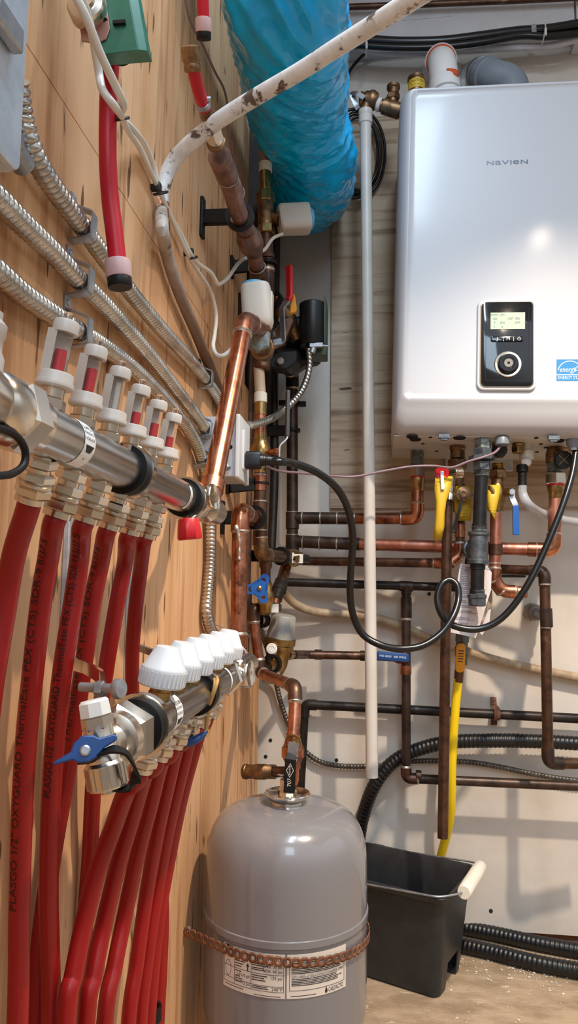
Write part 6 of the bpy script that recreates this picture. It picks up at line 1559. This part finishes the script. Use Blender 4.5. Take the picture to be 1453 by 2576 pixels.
T.done()

# ================================================================ BUCKET
FR = at(1122, 2264, 1.512); HBk = FR.z
FR = hz(1122, 2264, HBk)
BR = hz(1200, 2178, HBk)
ax_a = V((BR.x - FR.x, BR.y - FR.y, 0)); LA = ax_a.length; ax_a.normalize()
ax_b = V((-ax_a.y, ax_a.x, 0)); LBk = .30
cen = FR + ax_a * LA / 2 + ax_b * LBk / 2; cen.z = 0
def brr(z, la, lb, rad=.02): return G().rrect(V((cen.x, cen.y, z)), ax_b * -1, ax_a, lb, la, rad, 6)
T = Thing('bucket', 'black rectangular plastic bucket with wire bail on the floor behind the tank', 'bucket')
la0, lb0 = LA * .70, LBk * .80
g = G(); th_ = .003
Hh = HBk
rings = [brr(.004, la0, lb0, .018)]
for f_ in (.1, .25, .5, .75, .93): rings.append(brr(Hh * f_, la0 + (LA - .014 - la0) * f_, lb0 + (LBk - .014 - lb0) * f_, .020))
rings += [brr(Hh * .935, LA - .004, LBk - .004, .022), brr(Hh * .99, LA + .006, LBk + .006, .024), brr(Hh, LA + .004, LBk + .004, .024), brr(Hh, LA - .010, LBk - .010, .018)]
for f_ in (.93, .5, .1): rings.append(brr(Hh * f_, la0 + (LA - .020 - la0) * f_ - .004, lb0 + (LBk - .020 - lb0) * f_ - .004, .018))
rings.append(brr(.010, la0 - .008, lb0 - .008, .016))
g.ringloft(rings)
nc = cen - ax_b * (lb0 / 2); X_ = -ax_b
cutg = G().box(nc + ax_a * .004 + V((0, 0, .012)), (.05, la0 * .46, .085), (X_, ax_a, V((0, 0, 1))))
T.add('tub', g, m_bucket, cut=cutg)
xr_ = -ax_b
# bail resting on the rim, with roller grip
rim = V((0, 0, Hh + .004))
c0 = cen - ax_a * (LA / 2 + .006) + ax_b * .09; c1 = cen + ax_a * (LA / 2 + .006) + ax_b * .09; R0 = xr_ * (LBk / 2)
gr0, gr1 = hz(1166, 2246, Hh + .006), hz(1208, 2180, Hh + .006)
Pb = fil([c0 + xr_ * .0 + rim + V((0, 0, -.012)), c0 + R0 * .92 + xr_ * .09 + rim, gr0, gr1, c1 + R0 * .95 + xr_ * .09 + rim, c1 + rim + V((0, 0, -.012))], .02)
k = T.add('bail', G().tube(Pb, .0021, 10), m_steel)
dg = (gr1 - gr0).normalized(); Lg = (gr1 - gr0).length
T.add('grip', G().lathe(gr0, dg, [(.0, .0), (.0125, 0), (.0140, .003), (.0145, Lg * .3), (.0145, Lg * .7), (.0140, Lg - .003), (.0125, Lg), (0, Lg)], 22), m_grip, parent=k, label='cream roller grip')
for e_ in (c0, c1): T.add('bail_ear', G().box(e_ + rim + V((0, 0, -.016)), (.03, .010, .022), (xr_, ax_a, V((0, 0, 1)))), m_bucket, bevel=.003)
T.done()

# ================================================================ FLOOR LITTER
random.seed(11); g = G()
for i in range(150):
    px, py = random.uniform(1130, 1460), random.uniform(2395, 2576)
    if random.random() < .55: py = 2400 + abs(random.gauss(0, 25)) + max(0, (px - 1150)) * .22
    q = hz(px, py, .0006); r = random.choice((.0008, .0012, .0018, .0028)); a = random.random() * 6
    pl = [q + V((math.cos(a + k * 1.26) * r * random.uniform(.5, 1.3), math.sin(a + k * 1.26) * r * random.uniform(.5, 1.3), 0)) for k in range(5)]
    g.prism(pl, V((0, 0, random.uniform(.0006, .002))))
solo('plaster_flakes', g, m_flake, 'crumbs of white plaster strewn on the dusty floor by the hoses', 'debris', kind='stuff')
# ---------------------------------------------------------------- light
def lamp(name, kind, loc, e, col, **k):
    l = bpy.data.lights.new(name, kind); l.energy = e; l.color = col
    for a, b in k.items(): setattr(l, a, b)
    o = bpy.data.objects.new(name, l); COL.objects.link(o); o.location = loc; return o
def aim(o, t): o.rotation_euler = (V(t) - o.location).to_track_quat('-Z', 'Y').to_euler()
o = lamp('ceiling_bulb', 'SPOT', (.50, .70, 1.985), 138, (1, .83, .65), shadow_soft_size=.025, spot_size=math.radians(100), spot_blend=1); aim(o, (.49, .96, 1.019))
o = lamp('strip_light', 'AREA', (.17, .40, 2.40), 17, (.66, .84, 1), shape='RECTANGLE', size=.16, size_y=.7)
o = lamp('daylight_window', 'AREA', (.30, -.85, 2.0), 9, (.66, .83, 1), shape='RECTANGLE', size=.5, size_y=.9); aim(o, (.1, 1.6, 1.2))
w = bpy.data.worlds.new('world'); SC.world = w; w.use_nodes = True
nt = w.node_tree; bg = nt.nodes['Background']
tc = nt.nodes.new('ShaderNodeTexCoord'); sx = nt.nodes.new('ShaderNodeSeparateXYZ'); rp = nt.nodes.new('ShaderNodeValToRGB')
nt.links.new(tc.outputs['Generated'], sx.inputs['Vector']); nt.links.new(sx.outputs['Z'], rp.inputs['Fac']); nt.links.new(rp.outputs['Color'], bg.inputs['Color'])
e = rp.color_ramp.elements
e[0].position = 0; e[0].color = (.36, .30, .25, 1); e[1].position = .14; e[1].color = (.58, .56, .54, 1)
q = e.new(.38); q.color = (1.25, 1.36, 1.5, 1)
bg.inputs['Strength'].default_value = .74
SC.view_settings.view_transform = 'Standard'; SC.view_settings.look = 'None'; SC.view_settings.gamma = 1
SC.view_settings.use_curve_mapping = False; SC.view_settings.exposure = .08
SC.cycles.use_denoising = True
SC.cycles.max_bounces = 8
